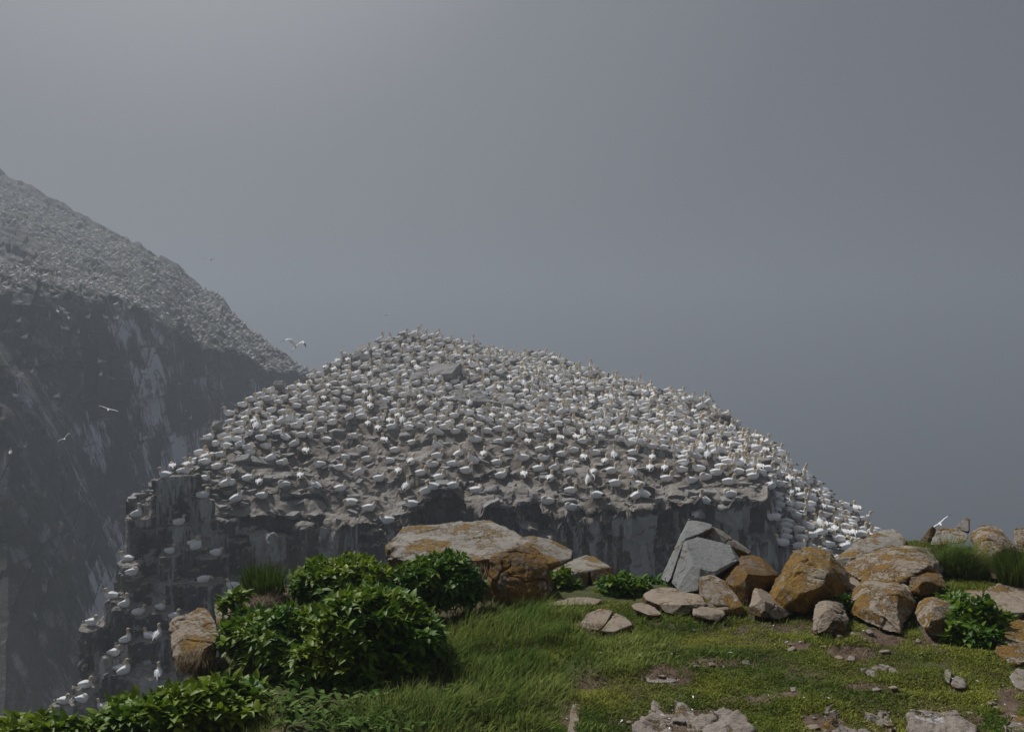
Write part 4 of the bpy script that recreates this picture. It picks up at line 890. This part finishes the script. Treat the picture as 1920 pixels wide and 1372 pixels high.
def on_rock(x, y, z):
    for lo, hi, t in RB:
        if lo[0] < x < hi[0] and lo[1] < y < hi[1]:
            h = t.ray_cast(Vector((x, y, z + 3)), Vector((0, 0, -1)))
            if h[0] is not None and h[0].z > z + .01: return True
    return False
# ------------------------------------------------------------------ grass, turf, weeds
def blades(P, H, W, yaw, lean, tint, bend=1.0):
    """three-quad tapering blades: P (n,3) root, H height, W width, yaw, lean 0..1"""
    n = len(P); d = np.stack([np.cos(yaw), np.sin(yaw), 0 * yaw], -1); s = np.stack([-np.sin(yaw), np.cos(yaw), 0 * yaw], -1)
    V = np.zeros((n, 8, 3)); t_ = [0, .4, .75, 1.0]; w_ = [1, .85, .5, .06]
    for k in range(4):
        t = t_[k]; c = P + d * (H * lean * (t ** (1 + bend)))[:, None] + np.array([0, 0, 1.0]) * (H * np.sqrt(np.maximum(0, 1 - .75 * lean ** 2)) * t * (1 - .25 * lean * t))[:, None]
        V[:, 2 * k] = c - s * (W * w_[k] / 2)[:, None]; V[:, 2 * k + 1] = c + s * (W * w_[k] / 2)[:, None]
    F = np.array([(0, 1, 3, 2), (2, 3, 5, 4), (4, 5, 7, 6)])
    FF = (F[None] + 8 * np.arange(n)[:, None, None]).reshape(-1, 4)
    return V.reshape(-1, 3), FF, np.repeat(tint, 8, 0)
LONG = [(950, 1185, 150, 62), (960, 1290, 130, 105), (820, 1345, 240, 55), (880, 1240, 90, 70), (1020, 1150, 120, 30), (430, 1345, 130, 55), (1130, 1225, 120, 55), (1240, 1175, 130, 35), (1330, 1165, 70, 18)]
def region(n, u0, u1, v0, v1):
    x0 = rng.uniform(u0, u1, n); v = rng.uniform(v0, v1, n)
    D = 2.2 / np.tan(np.arctan((v - 686) / FPX) + PITCH); p = at(x0, v, D)
    keep = rng.random(n) < (D / D.max()) ** 2.2      # even in the ground, not in the picture
    p = p[keep]; p[:, 2] = ground_z(p[:, 0], p[:, 1])
    return p
def not_rock(p):
    m_ = np.ones(len(p), bool); g = {}
    for i, q in enumerate(p):
        k = (int(q[0] // .025), int(q[1] // .025))
        if k not in g: g[k] = on_rock(q[0], q[1], q[2])
        m_[i] = not g[k]
    return m_
# long lush grass
P = region(95000, 150, 1420, 1112, 1440); u_, v_ = proj(P)
dens = blob(u_, v_, LONG) * 2.2 + .5 * fbm(P * 3, 3, 61); k = (dens > .25) & (rng.random(len(P)) < np.clip(dens, 0, 1)) & (P[:, 2] > -.5)
P = P[k]; u_, v_ = u_[k], v_[k]; k = not_rock(P); P = P[k]; u_, v_ = u_[k], v_[k]
H = (.055 + .075 * np.clip(blob(u_, v_, LONG[:5]) * 1.8, 0, 1)) * rng.uniform(.5, 1.3, len(P)) * (1 + .5 * fbm(P * 5, 2, 64))
H = np.clip(H, .02, .2)
tn = np.stack([np.clip(.35 + .35 * fbm(P * 2.5, 3, 66) + rng.normal(0, .22, len(P)), 0, 1), rng.uniform(.3, .8, len(P)), 0 * H], -1)
yaw = .3 + 1.4 * fbm(P * 1.6, 2, 63) + rng.normal(0, .8, len(P))
V, F, T = blades(P, H, rng.uniform(.004, .009, len(P)), yaw, np.clip(rng.normal(.6, .2, len(P)), .1, .98), tn)
tag(mesh_np('grass', V, F, M['grass'], True, T), 'long soft green grass leaning to the right beside the bushes', 'grass', kind='stuff')
# short turf
P = np.concatenate([region(400000, 1000, 2150, 1118, 1420), region(90000, 1560, 1960, 1005, 1118)]); u_, v_ = proj(P)
d = 1 - np.clip(blob(u_, v_, BARE) * 2.4 + .75 * fbm(P * 5, 4, 31) - .25, 0, 1); d = d * np.clip(1.2 + .8 * fbm(P * 2.2, 4, 71) - np.clip(1.3 * fbm(P * 2.2, 4, 77) - .45, 0, 1) * 2, .05, 1)
k = rng.random(len(P)) < d; P = P[k]; k = not_rock(P); P = P[k]; n = len(P)
H = rng.uniform(.010, .028, n) * (1 + .6 * fbm(P * 4, 3, 72))
tn = np.stack([np.clip(.45 + .55 * fbm(P * 2.0, 4, 73) + rng.normal(0, .2, n), 0, 1), rng.uniform(.25, .85, n), 0 * H], -1)
V, F, T = blades(P, np.clip(H, .006, .05), rng.uniform(.005, .010, n), rng.uniform(0, 6.3, n), np.clip(rng.normal(.75, .2, n), .1, .98), tn)
tag(mesh_np('turf', V, F, M['turf'], True, T), 'short mossy yellow-green turf between the rocks', 'turf', kind='stuff')
# sun-dried brown blades scattered through the turf, and tufts that grow up against the foot of the rocks
P = region(120000, 1000, 1960, 1118, 1420); P = P[rng.random(len(P)) < np.clip(.5 + 1.3 * fbm(P * 2.6, 4, 91), 0, 1)]; P = P[not_rock(P)]; n = len(P)
V, F, T = blades(P, rng.uniform(.008, .026, n), rng.uniform(.003, .006, n), rng.uniform(0, 6.3, n), np.clip(rng.normal(.75, .2, n), .1, .98), np.stack([rng.uniform(0, .6, n), rng.uniform(.1, .6, n), np.zeros(n)], -1))
tag(mesh_np('dead_turf', V, F, M['straw'], True, T), 'brown dead blades mixed through the short turf', 'dry grass', kind='stuff')
Q = []
for lo, hi, t in RB:
    c = (lo + hi) / 2; h = (hi - lo) / 2
    if c[1] > 9 or c[1] < 5.2: continue
    for _ in range(int(260 * max(.3, h[0]) * 2)):
        a = rng.uniform(0, 6.28); k = rng.uniform(.9, 1.18); x, y = c[0] + h[0] * k * math.cos(a), c[1] + h[1] * k * math.sin(a); Q.append((x, y, gz(x, y)))
P = np.array(Q); P = P[not_rock(P)]; n = len(P); cl_ = vn(P * 9, 5)
P = P[cl_ > -.1]; n = len(P)
V, F, T = blades(P, rng.uniform(.02, .075, n), rng.uniform(.003, .006, n), rng.uniform(0, 6.3, n), np.clip(rng.normal(.5, .2, n), .1, .95), np.stack([rng.uniform(0, 1, n), rng.uniform(.2, .8, n), np.zeros(n)], -1))
tag(mesh_np('edge_grass', V, F, M['grass'], True, T), 'loose grass growing up against the feet of the rocks', 'grass', kind='stuff')
# dry straw and dead stalks
SZ = [(912, 1085, 16, 30, 260, -.16), (935, 1112, 20, 22, 260, -.16), (895, 1062, 12, 8, 80, -.1), (880, 1135, 75, 16, 700, .06), (368, 1240, 36, 24, 420, -.07), (500, 1118, 46, 18, 900, .07), (500, 1150, 50, 22, 500, -.08), (1105, 1178, 30, 12, 300, .05), (345, 1260, 60, 20, 500, .06), (1560, 1350, 10, 10, 60, .05), (1650, 1400, 40, 40, 50, .05)]
PP, HH, YY, LL, HG = [], [], [], [], []
allB = [(t[0], t[1], t[2]) for t in RB]
def surf(u_, v_):
    d = Vector(ray(u_, v_)).normalized(); best = GB.ray_cast(Vector(CAM), d); bl = best[3] if best[0] is not None else 1e9; bp = best[0]
    for lo, hi, t in allB:
        h = t.ray_cast(Vector(CAM), d)
        if h[0] is not None and h[3] < bl: bl, bp = h[3], h[0]
    return bp if bl < 14 else None
for (a, b_, c, d, n, h) in SZ:
    for _ in range(n):
        r_ = math.sqrt(rng.random()); th = rng.uniform(0, 6.28); p = surf(a + c * r_ * math.cos(th), b_ + d * r_ * math.sin(th))
        if p is None: continue
        PP.append((p.x, p.y - .01, p.z)); HH.append(abs(h) * rng.uniform(.4, 1.2)); HG.append(h < 0); YY.append(rng.uniform(-2.6, -.4) if rng.random() < .6 else rng.uniform(0, 6.3)); LL.append(rng.uniform(.8, 1.0) if h > 0 else rng.uniform(.3, .9))
for _ in range(420):   # stray dead stalks over the turf
    u_, v_ = rng.uniform(700, 1910), rng.uniform(1150, 1372); p = surf(u_, v_)
    if p is None or p.z > .15: continue
    PP.append(tuple(p)); HH.append(rng.uniform(.03, .09)); HG.append(False); YY.append(rng.uniform(0, 6.3)); LL.append(rng.uniform(.8, 1.0))
P = np.array(PP); n = len(P)
V, F, T = blades(P, np.array(HH), rng.uniform(.002, .0042, n), np.array(YY), np.array(LL), np.stack([rng.uniform(0, 1, n), rng.uniform(.3, .8, n), np.zeros(n)], -1), .6)
hg = np.repeat(np.array(HG), 8); rz = np.repeat(P[:, 2], 8); V[:, 2] = np.where(hg, 2 * rz - V[:, 2] * 1.0 + .01, V[:, 2]); V[:, 1] -= np.where(hg, .5 * (rz - V[:, 2]), 0)
tag(mesh_np('dry_grass', V, F, M['straw'], True, T), 'tangled dry straw hanging under the rocks and lying in the turf', 'dry grass', kind='stuff')

LEAFPOS = []
# leaf: a lobed, folded, drooping blade of twelve points
LW = np.array([.10, .62, .95, .74, .46, .03]); LT = np.array([0, .18, .42, .62, .80, 1.0])
def leaves(P, D, UP, L, W, tint, droop=.35, fold=.25):
    n = len(P); D = D / np.linalg.norm(D, axis=1)[:, None]; S = np.cross(D, UP); S /= np.linalg.norm(S, axis=1)[:, None] + 1e-9; N_ = np.cross(S, D)
    V = np.zeros((n, 18, 3))
    for k in range(6):
        c = P + D * (L * LT[k])[:, None] - N_ * (L * droop * LT[k] ** 2)[:, None]
        w = (W * LW[k] / 2)[:, None]
        V[:, 3 * k] = c - S * w + N_ * w * fold; V[:, 3 * k + 1] = c - N_ * w * .12; V[:, 3 * k + 2] = c + S * w + N_ * w * fold
    F = np.array([(3 * k + j, 3 * k + j + 1, 3 * k + j + 4, 3 * k + j + 3) for k in range(5) for j in (0, 1)])
    return V.reshape(-1, 3), (F[None] + 18 * np.arange(n)[:, None, None]).reshape(-1, 4), np.repeat(tint, 18, 0)
def bush(lobes, label, nros, leafL=.068, mat='leaf', group='leafy lovage bushes', nl=5, seed=0, name='bush', flat=0.0, tone=.35):
    """lobes: (u, v centre, D, rx, ry, rz in metres); rosettes of leaflets over and inside the mounds"""
    g = np.random.default_rng(seed + 50); C = [(at(u_, v_, D), np.array([rx, ry, rz])) for (u_, v_, D, rx, ry, rz) in lobes]
    vol = np.array([c[1][0] * c[1][2] for c in C]); vol /= vol.sum()
    base = C[0][0].copy(); base[2] = min(c[0][2] - c[1][2] * .8 for c in C)
    PP, DD, TT, LLn = [], [], [], []
    for i in range(nros):
        c, r_ = C[g.choice(len(C), p=vol)]
        d = g.normal(size=3); d /= np.linalg.norm(d)
        if d[2] < -.55: d[2] = -d[2]
        if d[1] > .5: d[1] = -d[1] * .5
        rad = (1 + .26 * float(fbm(d * 2.5 + c, 3, 7))) * (g.uniform(.90, 1.03) if g.random() < .68 else g.uniform(.55, .9)) * (g.uniform(1.05, 1.22) if g.random() < .05 else 1)
        p = c + d * r_ * rad
        inside = any(np.sum(((p - c2) / r2) ** 2) < .6 for c2, r2 in C if c2 is not c)
        if inside: continue
        nrm = d / r_; nrm /= np.linalg.norm(nrm); ax = nrm * .75 + np.array([0, 0, .65]) + g.normal(0, .25, 3); ax /= np.linalg.norm(ax)
        e1 = np.cross(ax, [1, .3, .2]); e1 /= np.linalg.norm(e1); e2 = np.cross(ax, e1); a0 = g.uniform(0, 6.28); m_ = g.integers(nl - 1, nl + 2); tn = g.normal(tone, .15) + .35 * float(fbm(p * 4, 2, 3))
        for j in range(m_ + 1):
            a = a0 + j * 6.28 / m_ + g.normal(0, .15)
            out_ = e1 * math.cos(a) + e2 * math.sin(a)
            dd = out_ * (1.0 if j < m_ else .25) + ax * (g.uniform(.15, .55) if j < m_ else 1)
            PP.append(p); DD.append(dd); LLn.append(leafL * g.uniform(.65, 1.2)); TT.append((np.clip(tn + g.normal(0, .12), 0, 1), g.uniform(.35, .75), 0))
    PP, DD, LLn, TT = map(np.array, (PP, DD, LLn, TT))
    UPv = np.tile([0, 0, 1.0], (len(PP), 1)) + g.normal(0, .25, (len(PP), 3))
    V, F, T = leaves(PP, DD, UPv, LLn, LLn * g.uniform(.5, .72, len(PP)), TT)
    root = bpy.data.objects.new(name, None); scene.collection.objects.link(root); root.location = base
    fo = mesh_np('foliage', V - base, F, M[mat], True, T, root)
    sv, sf, o_ = [], [], 0
    for i in range(min(90, nros // 5)):      # stems from the foot to the rosettes
        p1 = PP[g.integers(len(PP))]; p0 = base + (p1 - base) * [.35, .35, 0] + [0, 0, -.02]; mid = (p0 + p1) / 2 + g.normal(0, .02, 3)
        v, f, mi = loft([(*p0, .006, .006), (*mid, .005, .005), (*p1, .003, .003)], [0, 0, 0], 5)
        sv.append(v - base); sf.append(np.array(f) + o_); o_ += len(v)
    F4 = np.concatenate(sf); F4 = F4[F4[:, 2] != F4[:, 3]]
    mesh_np('stems', np.concatenate(sv), F4, M['stem'], True, None, root)
    tag(root, label, 'bush', group); return root
bush([(690, 1200, 5.9, .40, .33, .28), (550, 1210, 6.0, .30, .28, .22), (480, 1190, 6.2, .20, .2, .14), (640, 1245, 5.75, .38, .3, .2), (770, 1215, 6.0, .21, .24, .22), (700, 1140, 6.15, .22, .2, .12)], 'largest glossy green bush spreading across the lower left centre', 2500, seed=1)
bush([(640, 1092, 7.0, .30, .28, .17), (600, 1108, 6.9, .17, .2, .15), (700, 1105, 6.9, .14, .2, .15)], 'yellow-green rounded bush behind the largest bush', 900, .064, seed=2, tone=.55)
bush([(825, 1092, 7.1, .28, .26, .19), (775, 1100, 7.0, .16, .2, .16), (878, 1105, 7.15, .11, .14, .12)], 'dark green bush in front of the huge lichened boulder', 900, .06, seed=3, tone=.15)
bush([(390, 1335, 5.2, .28, .28, .15), (300, 1350, 5.1, .26, .26, .13), (240, 1372, 5.0, .2, .2, .12), (450, 1325, 5.4, .14, .2, .13)], 'low bright bush spreading along the bottom left edge', 950, .068, seed=4, tone=.5)
bush([(60, 1385, 4.7, .2, .2, .09), (10, 1390, 4.7, .1, .2, .06)], 'tip of a leafy bush in the bottom left corner', 200, .068, seed=5, tone=.5)
bush([(1055, 1100, 7.9, .13, .14, .11)], 'small dark bush between the huge boulder and the flat-topped slab', 110, .065, seed=6, tone=.2)
bush([(1170, 1112, 7.8, .22, .2, .13), (1225, 1105, 8.0, .17, .2, .09), (1290, 1108, 7.9, .12, .1, .05)], 'low leafy bush behind the flat tan slab', 260, .07, seed=7, tone=.25)
bush([(1822, 1175, 6.7, .19, .17, .19), (1800, 1200, 6.5, .13, .12, .12), (1840, 1205, 6.4, .12, .12, .10)], 'dark rounded leafy shrub between the oval boulder and right border rock', 300, .062, seed=8, tone=.15)
bush([(1740, 1112, 7.5, .15, .12, .05), (1785, 1128, 7.2, .10, .1, .05)], 'low creeping leaves above the oval boulder', 90, .055, seed=9, tone=.3)
bush([(1880, 1160, 6.9, .06, .08, .04)], 'little leafy sprig at the foot of the wide pale flat slab', 24, .05, seed=12, tone=.3)
bush([(440, 1130, 6.4, .07, .08, .08)], 'single leafy sprig beside the small upright pale rock', 20, .08, seed=10, tone=.3)
bush([(1580, 1135, 7.1, .06, .06, .07)], 'small green sprig between the orange boulder and the broad tan boulder', 40, .04, seed=11, tone=.4)
# broad pale leaves low in the grass under the big bush
P = region(1900, 480, 900, 1290, 1420); u_, v_ = proj(P); k = (rng.random(len(P)) < np.clip(blob(u_, v_, [(680, 1345, 210, 50), (820, 1320, 70, 30), (560, 1330, 70, 40), (940, 1200, 10, 10)]) * 2.2, 0, 1)); P = P[k]; n = len(P)
yaw = rng.uniform(0, 6.28, n); D = np.stack([np.cos(yaw), np.sin(yaw), rng.uniform(.1, 1.1, n)], -1); L = rng.uniform(.035, .085, n); P[:, 2] += rng.uniform(0, .05, n)
V, F, T = leaves(P, D, np.tile([0, 0, 1.0], (n, 1)) + rng.normal(0, .2, (n, 3)), L, L * .42, np.stack([rng.uniform(0, 1, n), rng.uniform(.3, .8, n), np.zeros(n)], -1), .3)
tag(mesh_np('ground_weeds', V, F, M['weed'], True, T), 'pale broad-leaved weeds mixed into the grass below the largest bush', 'weeds', kind='stuff')
P = np.array([p for p in (surf(rng.uniform(1000, 1910), rng.uniform(1150, 1368)) for _ in range(50)) if p is not None and p.z < .3]); P[:, 2] += .012; n = len(P)
yaw = rng.uniform(0, 6.28, n); D = np.stack([np.cos(yaw), np.sin(yaw), rng.uniform(-.1, .3, n)], -1); L = rng.uniform(.012, .03, n)
V, F, T = leaves(P, D, np.tile([0, 0, 1.0], (n, 1)) + rng.normal(0, .2, (n, 3)), L, L * .3, np.ones((n, 3)), .2)
tag(mesh_np('feather_litter', V, F, M['white_feather'], True), 'small white moulted feathers caught in the turf', 'feathers', kind='stuff')
def tussock(u_, v_, D, n, h, spread, lean, label, seed, mat='grass', tone=.25, yawc=-.3):
    g = np.random.default_rng(seed); c = np.array(surf(u_, v_) or at(u_, v_, D)); th = g.uniform(0, 6.28, n); r_ = np.sqrt(g.random(n)) * spread
    P = np.stack([r_ * np.cos(th), r_ * np.sin(th) * .7, .05 * (1 - r_ / spread)], -1)
    V, F, T = blades(P, h * g.uniform(.35, 1.2, n), g.uniform(.003, .0055, n), np.where(g.random(n) < .45, th + g.normal(0, .4, n), yawc + g.normal(0, .6, n)), np.clip(g.normal(lean, .16, n) * (.55 + .5 * r_ / spread), .1, .99), np.stack([np.clip(g.normal(tone, .25, n), 0, 1), g.uniform(.15, .6, n), np.zeros(n)], -1), .8)
    o = mesh_np('grass_tussock', V, F, M[mat], True, T); o.location = c; tag(o, label, 'grass tussock', 'grass tussocks among the rocks'); return o
tussock(1775, 1075, 8.3, 2600, .36, .20, .85, 'shaggy dark tussock draped to the right over the tilted slab', 1)
tussock(1815, 1085, 8.1, 1400, .26, .18, .85, 'lower shaggy tussock under the rounded boulder with a hollow', 2)
tussock(1912, 1095, 7.8, 2400, .30, .17, .5, 'dark upright tussock at the right border', 3, yawc=2.6)
tussock(497, 1108, 7.0, 900, .20, .16, .45, 'dark wispy tussock on the cliff edge left of the bushes', 4, tone=.1, yawc=2.6)
tussock(1545, 1205, 6.5, 60, .05, .05, .5, 'tiny grass tuft below the small brown boulder', 5)

# ------------------------------------------------------------------ the fog: one even volume round everything
m = bpy.data.materials.new('fog_volume'); m.use_nodes = True; nt = m.node_tree; nt.nodes.clear()
o_ = nt.nodes.new('ShaderNodeOutputMaterial'); pv = nt.nodes.new('ShaderNodeVolumePrincipled')
pv.inputs['Color'].default_value = (.485, .53, .59, 1); pv.inputs['Density'].default_value = .0027; pv.inputs['Anisotropy'].default_value = .3
pv.inputs['Density Attribute'].default_value = ''
nt.links.new(pv.outputs[0], o_.inputs['Volume'])
x0, x1, y0, y1, z0, z1 = -1220, 1220, -70, 2220, -302, 46
hv = [(x, y, z) for z in (z0, z1) for y in (y0, y1) for x in (x0, x1)]
haze = mesh_np('haze', hv, [(0, 2, 3, 1), (4, 5, 7, 6), (0, 1, 5, 4), (2, 6, 7, 3), (0, 4, 6, 2), (1, 3, 7, 5)], m); tag(haze, kind='stuff')
haze['label'] = 'grey sea fog thickening with distance and hiding the sea'; haze['category'] = 'fog'
